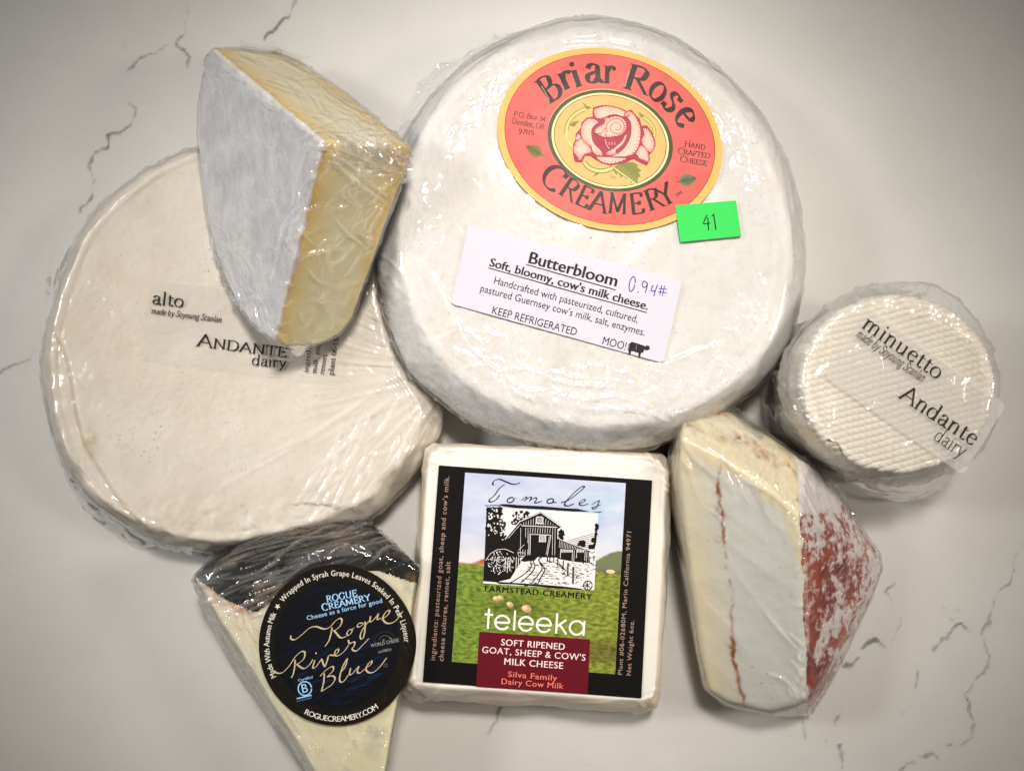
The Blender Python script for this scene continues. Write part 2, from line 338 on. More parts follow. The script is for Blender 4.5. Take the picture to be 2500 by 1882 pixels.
# ------------------------------------------------------------------ printed shapes and lettering (picture coordinates, mapped on to a surface)
class Ink:
    def __init__(s): s.v, s.f3, s.f4, s.c, s.l, s.nv, s.k = [], [], [], [], [], 0, 0
    def add(s, v, f, col, lay):
        v = np.asarray(v, float); f = np.asarray(f, int)
        if not len(f): return
        s.k += 1
        (s.f3 if f.shape[1] == 3 else s.f4).append(f + s.nv); s.v.append(v); s.nv += len(v)
        col = np.asarray(col, float); s.c.append(np.tile(col, (len(v), 1)) if col.ndim == 1 else col); s.l.append(np.full(len(v), lay + 0.12 * (s.k % 7)))
    def poly(s, pts, col, lay=1):
        pts = np.asarray(pts, float); t = tessellate_polygon([[Vector((x, -y, 0)) for x, y in pts]]); s.add(pts, [tuple(q) for q in t], col, lay)
    def strip(s, A, B, col, lay=1):
        n = len(A); v = np.concatenate([A, B]); i = np.arange(n - 1); s.add(v, np.stack([i, i + 1, i + 1 + n, i + n], 1), col, lay)
    def ring(s, A, B, col, lay=1): s.strip(np.vstack([A, A[:1]]), np.vstack([B, B[:1]]), col, lay)
    def line(s, pts, wd, col, lay=1, nib=None, taper=False):
        p = np.asarray(pts, float); d = np.gradient(p, axis=0); d /= np.maximum(np.linalg.norm(d, axis=1), 1e-9)[:, None]
        wd = np.broadcast_to(np.asarray(wd, float), (len(p),)).copy()
        if nib is not None:                    # broad nib: (angle in degrees, thin share)
            a = math.radians(nib[0]); k = np.abs(d[:, 0] * math.sin(a) + d[:, 1] * math.cos(a)); wd = wd * (nib[1] + (1 - nib[1]) * k ** 1.3)
        if taper: t = np.linspace(0, 1, len(p)); wd = wd * np.minimum(1, np.minimum(t, 1 - t) * 5 + 0.15)
        n = np.stack([-d[:, 1], d[:, 0]], 1) * wd[:, None] / 2; s.strip(p - n, p + n, col, lay)
    def curve(s, pts, wd, col, lay=1, n=8, **k): s.line(cr(pts, n), wd, col, lay, **k)
    def dot(s, x, y, r, col, lay=1, ry=None): s.poly(ell(x, y, r, ry or r, 14), col, lay)
    def build(s, name, surf, mat, parent, base=0.00010, step=0.00002):
        v = np.concatenate(s.v); l = np.concatenate(s.l); w = surf(v, base + step * l)
        return mesh(name, w, [np.concatenate(g) for g in (s.f3, s.f4) if g], mat, parent, cols=np.concatenate(s.c), smooth=False)

# a book serif drawn as pen strokes: S spline, L line, E arc (cx cy rx ry a0 a1), f serif (x y half), D dot
SERIF = {
'A': (66, 'L4,0,33,71;L32,71,62,0;L15,25,49,25;f4,0,9;f61,0,10'), 'B': (56, 'L13,0,13,70;S13,70,30,70,41,63,41,52,36,42,24,37,13,37;S24,37,42,36,50,26,48,11,34,0,13,0;f10,0,8;f10,70,8'),
'C': (64, 'E36,35,29,36,48,312;L55,52,57,68'), 'D': (71, 'L13,0,13,70;S13,70,36,70,56,60,63,36,56,12,36,0,13,0;f10,0,8;f10,70,8'),
'E': (54, 'L13,0,13,70;L8,70,46,70;L46,70,48,56;L13,36,37,36;L37,43,37,29;L8,0,48,0;L48,0,51,15'), 'F': (51, 'L13,0,13,70;L8,70,46,70;L46,70,48,56;L13,36,37,36;L37,43,37,29;f13,0,10'),
'G': (69, 'E36,35,29,36,48,312;L55,52,57,68;L57,30,57,5;f56,30,9'), 'H': (73, 'L13,0,13,70;L60,0,60,70;L13,36,60,36;f13,0,9;f13,70,9;f60,0,9;f60,70,9'),
'M': (86, 'L12,0,15,70;L14,70,43,6;L43,6,70,70;L69,70,74,0;f12,0,8;f73,0,9;f11,70,7;f73,70,7'), 'N': (73, 'L14,0,14,70;L13,70,60,0;L60,0,60,70;f14,0,9;f60,70,9;f9,70,7'),
'O': (72, 'E36,35,29,36,0,360'), 'P': (54, 'L13,0,13,70;S13,70,32,70,44,63,46,52,41,39,30,33,13,33;f13,0,10;f10,70,8'),
'R': (61, 'L13,0,13,70;S13,70,32,70,43,63,44,53,40,41,30,36,13,36;L27,36,55,1;f13,0,10;f10,70,8;f57,0,6'), 'S': (48, 'S42,56,35,67,24,71,12,66,9,54,16,43,28,36,39,28,41,15,34,3,20,-1,9,4,5,16;L42,54,42,68;L5,2,5,18'),
'T': (62, 'L31,0,31,70;L5,70,57,70;L5,70,4,57;L57,70,58,57;f31,0,11'), 'U': (70, 'L13,70,13,26;S13,26,18,6,34,-1,50,6,56,26;L56,26,56,70;f13,70,9;f56,70,8'),
'X': (64, 'L8,70,56,0;L56,70,8,0;f8,70,9;f56,70,8;f8,0,8;f57,0,9'), 'Y': (62, 'L6,70,31,34;L58,70,31,34;L31,35,31,0;f31,0,11;f6,70,9;f57,70,8'),
'a': (44, 'S8,36,14,44,23,46,31,41,32,33;L32,34,32,9;S32,9,34,2,38,0,43,4;S32,27,20,24,9,19,7,9,13,0,23,1,32,10'), 'b': (50, 'L11,72,11,2;E26,22,16,23,0,360;f7,72,5'),
'c': (42, 'E25,22,18,23,42,318;D36,36,3.5'), 'd': (53, 'E23,22,17,23,0,360;L40,72,40,0;f36,72,5;f43,0,5'), 'e': (43, 'L8,26,37,28;S37,28,34,40,23,46,12,40,7,24,12,6,23,-1,38,8'),
'g': (48, 'E21,30,14,15,0,360;S14,17,8,10,14,4,28,3,40,-3,40,-13,28,-21,14,-20,5,-13,8,-4,16,2;L32,42,45,45'), 'i': (24, 'L12,0,12,45;f12,0,8;f8,45,5;D12,63,4.5'),
'k': (50, 'L12,0,12,72;L12,20,36,45;L20,28,43,0;f12,0,8;f8,72,5;f38,45,7;f44,0,6'), 'l': (24, 'L12,0,12,72;f12,0,8;f8,72,5'),
'm': (77, 'L12,0,12,45;S12,32,20,43,29,45,36,38,37,26;L37,28,37,0;S37,32,45,43,54,45,61,38,62,26;L62,28,62,0;f12,0,8;f37,0,7;f62,0,8;f8,45,5'),
'n': (52, 'L12,0,12,45;S12,32,21,43,30,45,38,38,39,26;L39,28,39,0;f12,0,8;f39,0,8;f8,45,5'), 'o': (48, 'E24,22,18,23,0,360'),
'p': (52, 'L12,-22,12,45;E28,22,17,23,0,360;f12,-22,8;f8,45,5'), 'r': (36, 'L12,0,12,45;S12,30,18,41,27,45,33,41;D31,40,4;f12,0,8;f8,45,5'),
's': (36, 'S29,37,22,45,12,44,8,36,14,28,24,21,29,12,24,2,14,-1,6,5;L30,34,30,44;L6,1,6,12'), 't': (32, 'L14,57,14,11;S14,12,16,2,23,-1,31,5;L5,44,29,44'),
'u': (54, 'L12,45,12,16;S12,18,14,4,23,-1,34,5,40,14;L40,45,40,0;f8,45,5;f36,45,5;f44,0,4'), 'x': (48, 'L8,45,40,0;L40,45,7,0;f8,45,7;f40,45,6;f8,0,6;f41,0,7'),
'y': (47, 'L8,45,25,3;L42,45,24,0;S25,3,18,-13,13,-20,5,-20;f8,45,8;f41,45,7'),
'0': (46, 'E23,26,17,27,0,360'), '1': (30, 'L15,0,15,56;L15,56,5,48;f15,0,9'), '2': (46, 'S8,44,14,53,25,55,35,47,34,36,22,20,6,2;L6,1,41,1'),
'3': (44, 'S8,48,20,56,32,51,34,42,26,32,16,30;S16,30,32,29,38,20,36,6,22,-1,6,3'), '4': (48, 'L33,-6,33,56;L33,56,5,14;L5,14,44,14'),
'5': (44, 'L38,56,14,56;L14,56,11,32;S11,32,26,35,36,28,38,14,30,2,18,-1,6,4'), '6': (46, 'S38,66,22,58,9,38,7,18,14,2,26,-1,38,8,39,22,30,34,18,33,9,24'),
'7': (44, 'L6,56,41,56;L41,56,18,-6'), '9': (46, 'S8,-12,24,-2,37,18,39,36,32,52,20,55,8,46,7,32,16,20,28,21,37,30'), '-': (28, 'L5,22,23,22'),
',': (20, 'S10,5,12,-4,6,-12;D10,4,4'), '.': (18, 'D9,3,4.5'), ' ': (24, ''), ':': (18, 'D9,3,4.5;D9,36,4.5')}
def serif_glyph(ch, wt=9.0, thin=0.34, serif=3.2):
    adv, spec = SERIF[ch]; parts = []
    for q in spec.split(';'):
        if not q: continue
        a = [float(x) for x in q[1:].split(',')]; k = q[0]
        if k == 'f': parts.append(('b', np.array([[a[0] - a[2], a[1]], [a[0] + a[2], a[1]]]), serif))
        elif k == 'D': parts.append(('d', np.array([[a[0], a[1]]]), a[2] * wt / 9))
        elif k == 'L': parts.append(('s', np.linspace(a[:2], a[2:], 5), wt))
        elif k == 'E': parts.append(('s', ell(a[0], a[1], a[2], a[3], 30, 0, a[4], a[5] if a[5] < 360 else 359.9), wt))
        else: parts.append(('s', cr(np.array(a).reshape(-1, 2), 8), wt))
    return adv, parts
def put_serif(ink, ch, o, ex, up, s, col, lay, wt=9.0, shear=0.0, thin=0.34, serif=3.2):
    adv, parts = serif_glyph(ch, wt, thin, serif)
    T = lambda q: np.array(o) + np.outer(q[:, 0] + shear * q[:, 1], ex) * s + np.outer(q[:, 1], up) * s
    for k, p, wd in parts:
        if k == 'd': ink.poly(T(ell(p[0, 0], p[0, 1], wd, wd, 12)), col, lay); continue
        if k == 'b': d = np.array([[1.0, 0], [1.0, 0]]); ww = np.full(2, wd)
        else:
            d = np.gradient(p, axis=0); d /= np.maximum(np.linalg.norm(d, axis=1), 1e-9)[:, None]
            kk = np.abs(d[:, 0] * math.sin(math.radians(18)) - d[:, 1] * math.cos(math.radians(18))) ; kk = np.abs(-d[:, 0] * math.sin(math.radians(-18)) + d[:, 1] * math.cos(math.radians(-18)))
            ww = wd * (thin + (1 - thin) * kk ** 1.6)
        n = np.stack([-d[:, 1], d[:, 0]], 1) * ww[:, None] / 2; ink.strip(T(p - n), T(p + n), col, lay)
_sg = {}
def sans_glyph(ch, bold=0.0):     # the built-in typeface, one letter at a time, unit em
    if (ch, bold) not in _sg:
        def ev(b, off):
            c = bpy.data.curves.new('t', 'FONT'); c.body = b; c.size = 100; c.resolution_u = 3; c.offset = off; c.fill_mode = 'FRONT'
            o = bpy.data.objects.new('t', c); COL.objects.link(o); e = o.evaluated_get(bpy.context.evaluated_depsgraph_get()); m = e.to_mesh()
            v = np.zeros(len(m.vertices) * 3); m.vertices.foreach_get('co', v); m.calc_loop_triangles()
            f = np.zeros(len(m.loop_triangles) * 3, int); m.loop_triangles.foreach_get('vertices', f)
            e.to_mesh_clear(); bpy.data.objects.remove(o); bpy.data.curves.remove(c); return v.reshape(-1, 3)[:, :2], f.reshape(-1, 3)
        adv = ev('H' + ch + 'H', 0)[0][:, 0].max() - ev('HH', 0)[0][:, 0].max()
        v, f = ev(ch, 0.0) if ch != ' ' else (np.zeros((0, 2)), np.zeros((0, 3), int))
        _sg[ch, bold] = (adv, v, f)
    return _sg[ch, bold]
def width(tx, font='serif', track=0.0, bold=0.0, sx=1.0):
    return sum((SERIF[c][0] if font == 'serif' else sans_glyph(c, bold)[0]) * sx + track for c in tx) - track
def glyph(ink, ch, o, ex, up, s, col, lay, font, wt, shear, bold, sx, thin=0.34, serif=3.2):
    if font == 'serif': put_serif(ink, ch, o, np.array(ex) * sx, up, s, col, lay, wt, shear, thin, serif); return SERIF[ch][0] * sx
    adv, v, f = sans_glyph(ch, bold)
    for dx in ((0,) if bold <= 0.5 else (-bold * 0.8, 0, bold * 0.8)):
        if len(f): ink.add(np.array(o) + np.outer((v[:, 0] + shear * v[:, 1]) * sx + dx, ex) * s + np.outer(v[:, 1] + (0.25 * dx if bold > 2 else 0), up) * s, f, col, lay)
    return adv * sx
def text(ink, tx, p0, p1, h, col, lay=2, font='sans', wt=9.0, shear=0.0, bold=0.0, track=0.0, caps=70.0, skew=0.0, thin=0.34, serif=3.2):
    """from p0 to p1 along the baseline (picture px); h = capital height in px; the set width is fitted"""
    p0, p1 = np.array(p0, float), np.array(p1, float); L = np.hypot(*(p1 - p0)); ex = (p1 - p0) / L; a = math.radians(skew)
    up = np.array([ex[1], -ex[0]]); up = up * math.cos(a) + ex * math.sin(a)
    s = h / caps; sx = (L / s - track * (len(tx) - 1)) / width(tx, font, 0, bold); x = 0
    for ch in tx:
        x += glyph(ink, ch, p0 + ex * x * s, ex, up, s, col, lay, font, wt, shear, bold, sx, thin, serif) + track
def small_caps(ink, tx, p0, p1, h, col, lay=2, ratio=0.78, wt=9.0, **k):
    p0, p1 = np.array(p0, float), np.array(p1, float); L = np.hypot(*(p1 - p0)); ex = (p1 - p0) / L; up = np.array([ex[1], -ex[0]]); s = h / 70.0
    W = sum(SERIF[c.upper()][0] * (1 if c.isupper() else ratio) for c in tx); sx = L / s / W; x = 0
    for c in tx:
        r = 1 if c.isupper() else ratio
        x += r * glyph(ink, c.upper(), p0 + ex * x * s, ex, up, s * r, col, lay, 'serif', wt / (r ** 0.5), 0, 0, sx, **k)
def arc_text(ink, tx, path, h, col, lay=2, font='sans', bold=0.0, wt=9.0, caps=70.0, sx=None):
    """letters along a sampled path; spread to fill it"""
    path = np.asarray(path, float); l = np.concatenate([[0], np.cumsum(np.hypot(*np.diff(path, axis=0).T))]); s = h / caps
    ws = [(SERIF[c][0] if font == 'serif' else sans_glyph(c, bold)[0]) for c in tx]; sx = sx or 1.0
    track = (l[-1] / s - sum(ws) * sx) / max(len(tx) - 1, 1); x = 0
    for c, wd in zip(tx, ws):
        m = (x + wd * sx / 2) * s; q = np.array([np.interp(m, l, path[:, 0]), np.interp(m, l, path[:, 1])])
        e = np.array([np.interp(m + 1, l, path[:, 0]) - np.interp(m - 1, l, path[:, 0]), np.interp(m + 1, l, path[:, 1]) - np.interp(m - 1, l, path[:, 1])]); e /= np.hypot(*e)
        glyph(ink, c, q - e * wd * sx * s / 2, e, np.array([e[1], -e[0]]), s, col, lay, font, wt, 0, bold, sx); x += wd * sx + track
def label_sheet(name, rows, surf, mat, parent, off=0.0, skirt=0.0004):   # rows: (nr, nc, 2) picture points -> label with a thin edge
    rows = np.asarray(rows, float); nr, nc = rows.shape[:2]; v = surf(rows.reshape(-1, 2), off); f = [gridfaces(nr, nc)]
    idx = np.arange(nr * nc).reshape(nr, nc); rim = np.concatenate([idx[0, :], idx[1:, -1], idx[-1, -2::-1], idx[-2:0:-1, 0]])
    lo = surf(rows.reshape(-1, 2)[rim], off - skirt); n = len(rim); j = np.arange(n); k = (j + 1) % n
    f.append(np.stack([rim[j], len(v) + j, len(v) + k, rim[k]], 1)); return mesh(name, np.concatenate([v, lo]), np.concatenate(f), mat, parent, smooth=False)
def quad_rows(tl, tr, br, bl, nr=24, nc=24, round_=0.0):
    tl, tr, br, bl = map(lambda q: np.array(q, float), (tl, tr, br, bl)); u = np.linspace(0, 1, nc); t = np.linspace(0, 1, nr)
    H = np.hypot(*(bl - tl)); W = np.hypot(*(tr - tl)); R = []
    if round_:
        e = round_ / H; t = np.unique(np.concatenate([e * (1 - np.cos(np.linspace(0, np.pi / 2, 6))), np.linspace(e, 1 - e, nr), 1 - e * (1 - np.cos(np.linspace(0, np.pi / 2, 6)))]))
    for y in t:
        i = 0
        if round_:
            q = max(round_ - y * H, round_ - (1 - y) * H, 0); i = (round_ - math.sqrt(max(round_ ** 2 - q * q, 0))) / W
        uu = i + (1 - 2 * i) * u; l = tl + (bl - tl) * y; r = tr + (br - tr) * y; R.append(l + np.outer(uu, r - l))
    return np.array(R)
def disc(name, outline, surf, mat, parent, off=0.0, skirt=0.0004, rings=26):
    outline = np.asarray(outline, float); c = outline.mean(0); n = len(outline)
    P = np.concatenate([c + (outline - c) * s for s in np.linspace(0.01, 1, rings)]); v = np.concatenate([surf(P, off), surf(outline, off - skirt)])
    return mesh(name, v, gridfaces(rings + 1, n, True)[:, ::-1], mat, parent, smooth=False)
# ------------------------------------------------------------------ the surface
D2 = lambda l: np.array(l, float) * (2500 / 2212.0)
def ZF(x0, y0, k): return lambda l: np.array([x0, y0]) + np.atleast_2d(np.array(l, float)) * k
def counter():
    xs = np.concatenate([[-0.60, -0.42, -0.30], np.linspace(-0.225, 0.225, 520), [0.30, 0.42, 0.60]])
    ys = np.concatenate([[0.48, 0.34, 0.24], np.linspace(0.172, -0.172, 400), [-0.24, -0.34, -0.48]])
    X, Y = np.meshgrid(xs, ys); v = np.stack([X.ravel(), Y.ravel(), np.zeros(X.size)], 1); p = PX(v)
    a = ZF(0, 0, .3617); b = ZF(1900, 1250, .3795)
    V = [(a([(1265, 40), (1265, 140), (1235, 220), (1200, 270), (1195, 310), (1240, 345), (1270, 380), (1275, 450), (1240, 500)]), [.4, .4, .5, .9, .9, .9, .8, .4, .1]),
         (a([(1195, 300), (1120, 305), (1060, 350), (980, 380), (940, 410), (900, 445), (840, 500)]), [.3, .5, .6, .9, .8, .9, .2]),
         (a([(840, 560), (850, 670), (880, 715), (915, 740), (905, 800), (830, 880), (740, 920), (720, 1000), (640, 1030), (600, 1100), (630, 1200), (625, 1300), (615, 1340), (545, 1400), (535, 1430)]), [.1, .25, .8, .7, .6, .7, 1.05, .8, .7, .9, .5, .5, .8, .7, .8]),
         (a([(1990, 10), (1960, 90), (1900, 150), (1860, 195), (1810, 240), (1780, 290)]), [.7, .6, 1.15, 1.2, 1.1, .3]),
         (a([(845, 290), (855, 330)]), [.5, .4]), (a([(1150, 850), (1155, 890)]), [.4, .3]), (a([(700, 1360), (740, 1340)]), [.5, .3]),
         (D2([(0, 806), (20, 790), (45, 783), (65, 778), (72, 750)]), [.9, .8, .7, .6, .3]), (D2([(95, 660), (105, 610), (112, 560)]), [.3, .5, .3]), (D2([(105, 610), (107, 600), (104, 640)]), [.8, .7, .6]),
         (D2([(1085, 1528), (1072, 1545), (1055, 1590), (1040, 1630), (1045, 1665)]), [1.0, .9, .5, .4, .3]), (D2([(435, 1190), (440, 1200)]), [.9, .8]),
         (D2([(1842, 70), (1838, 110), (1840, 140)]), [.2, .25, .2]), (D2([(1180, 1600), (1250, 1640), (1300, 1660)]), [.2, .3, .2]), (D2([(640, 1250), (645, 1262)]), [.2, .1])]
    for l, ws in (([(740, 460), (700, 500), (720, 560)], [.8, .8, .6]), ([(550, 880), (590, 830), (630, 810), (640, 830), (690, 880)], [.9, 1.2, 1.3, 1.0, .5]), ([(430, 980), (480, 970), (520, 945)], [1.0, 1.1, .8]),
                  ([(1000, 870), (1050, 820), (1120, 760), (1170, 715), (1240, 765)], [.6, .8, .8, 1.1, .6]),
                  ([(1580, 180), (1530, 300), (1510, 390), (1480, 460), (1400, 530), (1380, 620), (1350, 720), (1310, 760), (1330, 840), (1355, 920), (1350, 990), (1310, 1040), (1265, 1110), (1190, 1170), (1230, 1250), (1250, 1350), (1240, 1450), (1150, 1510), (1100, 1490)], [.5, .5, .6, .8, .5, .6, .8, .7, .6, .6, .8, .6, .7, .5, 1.0, .6, .7, .6, .9]),
                  ([(920, 1575), (980, 1550), (1030, 1580)], [.7, .9, .7]), ([(770, 1660), (820, 1620), (880, 1620)], [.9, .6, .5]), ([(780, 610), (800, 660), (770, 750), (735, 810)], [.2, .3, .7, .3]),
                  ([(870, 960), (890, 1050), (895, 1125)], [.4, .9, .6]), ([(410, 1250), (400, 1300), (360, 1370)], [.3, .7, .6]), ([(155, 1340), (165, 1400), (180, 1440)], [.5, .6, .7]),
                  ([(390, 1500), (410, 1540), (410, 1640)], [.8, .7, .6]), ([(790, 1300), (850, 1260), (980, 1240)], [.4, .4, .2]), ([(1075, 625), (1110, 628), (1150, 620), (1170, 635)], [.6, .4, .5, .6]), ([(1100, 670), (1130, 700)], [.4, .5]), ([(310, 1470), (312, 1490)], [.6, .5])):
        V.append((b(l), ws))
    vein = np.zeros(len(v)); wob = np.stack([perlin(v * 160), perlin(v * 160 + 50)], 1) * 9 + np.stack([perlin(v * 420), perlin(v * 420 + 50)], 1) * 5
    for l, ws in V:
        l = np.asarray(l); lo, hi = l.min(0) - 60, l.max(0) + 60; m = ((p > lo) & (p < hi)).all(1)
        if not m.any(): continue
        d, wt = dpoly(p[m] + wob[m], l, ws); vein[m] = np.maximum(vein[m], wt * (0.78 * np.exp(-(d / 4.2) ** 2) + 0.30 * np.exp(-(d / 15) ** 2)))
    me = mesh('countertop', np.concatenate([v, [[-.6, .48, -.03], [.6, .48, -.03], [.6, -.48, -.03], [-.6, -.48, -.03]]]),
              [gridfaces(len(ys), len(xs))[:, ::-1], np.array([[len(v) + 3, len(v) + 2, len(v) + 1, len(v)]])], mat_counter(), None, {'vein': np.concatenate([vein, np.zeros(4)])}, smooth=False)
    me['kind'] = 'structure'; me['label'] = 'white quartz countertop with thin broken grey veins under all the cheeses'
counter()
def shrink(l, mm, z=None):
    c = l.mean(0); d = l - c; r = np.hypot(d[:, 0], d[:, 1]); q = l.copy(); q[:, :2] = c[:2] + d[:, :2] * (1 - mm / 1000 / r)[:, None]
    if z is not None: q[:, 2] = z * CM
    return q
def outline(px, z): return U(cr(px, 10, True), z)

# ------------------------------------------------------------------ big white wheel with the oval label
WB = D2([(1250, 42), (1130, 73), (1025, 128), (945, 200), (885, 280), (850, 360), (830, 450), (817, 540), (822, 620), (842, 700), (882, 790), (940, 850), (1000, 895), (1080, 932), (1180, 957), (1300, 970), (1400, 963), (1480, 932), (1560, 888), (1640, 828), (1690, 760), (1720, 680), (1733, 560), (1724, 450), (1692, 340), (1642, 250), (1570, 170), (1480, 100), (1370, 56)])
WT = D2([(1255, 62), (1150, 86), (1050, 133), (972, 200), (915, 280), (880, 370), (862, 460), (856, 540), (868, 620), (894, 690), (935, 765), (1000, 830), (1080, 880), (1180, 914), (1300, 930), (1400, 920), (1480, 895), (1560, 850), (1630, 790), (1678, 720), (1703, 640), (1712, 555), (1702, 455), (1668, 350), (1612, 255), (1545, 175), (1455, 110), (1360, 72)])
rim = outline(WT, 4.0); mid = outline(WB, 2.8)
loops = [shrink(rim, 7, 4.2), rim, mid, shrink(mid, 1.5, 1.5), shrink(mid, 8, 0.12)]
big = thing('round_cheese', 'largest white bloomy cheese wheel in clear film, with a red and gold oval label', 'cheese wheel', (*mid.mean(0)[:2], 0))
v, f, tp = loft(loops, 620, 110, 12); n = vnorm(v, f); side = sstep(0.6, 1.6, tp); p = PX(v)
streak = lambda q, a, f1, f2: np.stack([(q[:, 0] * math.cos(a) + q[:, 1] * math.sin(a)) * f1, (-q[:, 0] * math.sin(a) + q[:, 1] * math.cos(a)) * f2, q[:, 2] * f2], 1)
lumps = 0.00042 * fbm(streak(v, math.radians(58), 38, 95), 3) + 0.00016 * fbm(streak(v, math.radians(62), 130, 300), 2) + 0.00010 * fbm(v * 420, 2)
lumps += 0.0005 * side * fbm(v * 60, 3)
white_rind = mat_bloom('white_bloomy_rind', (0.86, 0.83, 0.79), (0.91, 0.895, 0.875), (0.42, 0.41, 0.40), 55, 0.55, ((1, 0.3, 1), (0, 0, -0.6)), 0.55)
bare = 0.12 * sstep(0.2, 0.9, fbm(v * 45 + 3, 3)) * (1 - side)
mesh('rind', v + n * lumps[:, None], f, white_rind, big, {'stain_shade': np.zeros(len(v)), 'bare': bare * 0.5})
th = np.arctan2(v[:, 1] - mid.mean(0)[1], v[:, 0] - mid.mean(0)[0])
pleat = ridged(np.stack([th * 3.0, v[:, 2] * 170 + 2.0 * perlin(v * 40), th * 0 + 3], 1), 2) - 0.4
lowl = 0.00042 * fbm(streak(v, math.radians(58), 38, 95), 1)
gl = creases(v, p, strands(RS, D2([(900, 690), (1000, 800), (1200, 905), (1420, 905), (1620, 770), (1690, 600), (1640, 600), (1500, 780), (1180, 790), (980, 660)]), 110, 25, 28, 20, 90), 7, 0.00040) + creases(v, p, strands(RS, D2([(960, 260), (1060, 150), (1180, 100), (1130, 170), (1000, 300), (900, 420), (870, 560), (960, 560), (940, 460)]), 60, -40, 25, 15, 60), 6, 0.00035) + creases(v, p, strands(RS, D2([(1450, 130), (1600, 270), (1680, 420), (1620, 420), (1540, 250)]), 40, 60, 20, 15, 60), 6, 0.00035)
gl += creases(v, p, [D2(q) for q in ([(1190, 850), (1260, 865), (1330, 855), (1370, 870)], [(1300, 880), (1400, 890), (1460, 915)], [(1150, 800), (1230, 830), (1330, 835)], [(985, 690), (1010, 740), (1060, 790), (1130, 840)], [(930, 590), (960, 640), (985, 700)], [(1440, 790), (1500, 760), (1560, 745)], [(1080, 800), (1110, 870), (1180, 905)])], 8, 0.0006)
gl += creases(v, p, strands(RS, D2([(822, 560), (900, 790), (1000, 880), (1180, 950), (1300, 965), (1300, 935), (1080, 885), (930, 770), (860, 600)]), 120, 48, 14, 50, 220, .06), 7, 0.0011) * np.maximum(side, 0.15)
wv = v + n * (lowl * 0.45 + 0.00055 + gl + side * (0.0005 + 0.0006 * pleat))[:, None]
wv[:, 2] = np.maximum(wv[:, 2], 0.0003)
film_tight = film_mat('cling_film_tight', math.radians(-25), (0.55, 1.15, 1), 0.40, 140, 0.004, 0.06, 0.055)
mesh('plastic_wrap', wv, f, film_tight, big, {'haze': np.clip(side * 0.14 * (pleat + 0.25) + gl * 350, 0, 0.4)})  # folds whitened by haze, standing in for their glints
film_loose = film_mat('cling_film_loose', 0, (1, 1, 1), 0.7, 150, 0.02, 0.13, 0.06)
sheet('wrap_fold', [(1000, 395, 3.2), (1010, 320, 3.3), (1060, 240, 3.2), (1140, 165, 3.3), (1250, 105, 3.3), (1400, 62, 3.3)], [(966, 345, 2.4), (985, 262, 2.2), (1048, 178, 2.2), (1118, 136, 2.3), (1235, 82, 2.6), (1395, 50, 2.8)], 160, 24, 0.0012, 3, film_loose, big, 0.16, 120)
sheet('wrap_fold', [(965, 640, 3.4), (1010, 780, 3.4), (1100, 920, 3.3), (1240, 1030, 3.2)], [(930, 640, 2.2), (975, 810, 2.1), (1070, 960, 2.0), (1230, 1066, 2.0)], 160, 26, 0.0016, 5, film_loose, big, 0.20, 110)
sheet('wrap_fold', [(1952, 560, 3.0), (1948, 660, 3.0), (1930, 760, 3.0), (1890, 850, 2.9)], [(1963, 560, 2.4), (1962, 670, 2.4), (1945, 775, 2.3), (1905, 868, 2.2)], 100, 10, 0.0006, 9, film_loose, big, 0.35, 60)
TOPB = Plane((1000, 400, 4.2), (1900, 400, 4.2), (1440, 1000, 4.2), 0.00016)

# ------------------------------------------------------------------ low cream wheel on the left
AS = D2([(425, 322), (350, 352), (280, 398), (215, 452), (172, 515), (148, 575), (122, 640), (104, 710), (95, 790), (102, 870), (122, 950), (152, 1020), (200, 1082), (270, 1130), (350, 1168), (450, 1187), (560, 1184), (690, 1155), (800, 1113), (870, 1048), (930, 970), (955, 900), (935, 846), (888, 790), (853, 715), (832, 640), (824, 540), (800, 465), (735, 395), (640, 345), (530, 320)])
AT = D2([(428, 334), (356, 364), (290, 410), (228, 462), (186, 522), (160, 580), (136, 645), (119, 715), (111, 790), (117, 868), (136, 945), (166, 1010), (213, 1068), (280, 1112), (358, 1147), (450, 1163), (555, 1158), (670, 1128), (775, 1085), (840, 1020), (893, 948), (912, 892), (895, 850), (858, 795), (830, 720), (812, 640), (805, 540), (782, 472), (722, 405), (636, 358), (530, 333)])
AT = AT.mean(0) + (AT - AT.mean(0)) * 1.011
rim = outline(AT, 2.34); mid = outline(AS, 1.5)
loops = [shrink(rim, 4, 2.4), rim, mid, shrink(mid, 1.5, 0.6), shrink(mid, 6, 0.08)]
low = thing('round_cheese', 'low flat cream cheese wheel in film with small black printing, lying under the yellow wedge', 'cheese wheel', (*mid.mean(0)[:2], 0))
v, f, tp = loft(loops, 620, 110, 12); n = vnorm(v, f); side = sstep(0.6, 1.6, tp); p = PX(v)
cre = D2([(108, 690), (140, 765), (158, 860), (182, 960), (215, 1015), (255, 1075), (300, 1130), (335, 1160)]); dc = dpoly(p + 6 * np.stack([perlin(v * 60), perlin(v * 60 + 9)], 1), cre)
outer = sstep(12, -12, p[:, 0] + 10 * perlin(v * 70) - np.interp(p[:, 1], cre[:, 1], cre[:, 0])) * sstep(770, 860, p[:, 1]) * sstep(1330, 1240, p[:, 1])
hub = np.array([1120, 905.0]); q = p - hub; rr = np.hypot(*q.T); an = np.arctan2(q[:, 1], q[:, 0])
fan = np.exp(-(rr / 300) ** 2) * sstep(20, 60, rr) * (p[:, 0] < 1110)
fanw = ridged(np.stack([np.cos(an) * 8, np.sin(an) * 8, rr * 0.0022], 1), 3) - 0.5
lumps = 0.00045 * fbm(v * 42, 4) + 0.00007 * fbm(v * 500, 2) + 0.0009 * sstep(0.2, 1.0, tp) * fbm(v * 65, 3)
low_edge = sstep(0.10, 0.0, np.abs(tp - 0.0)) * 0
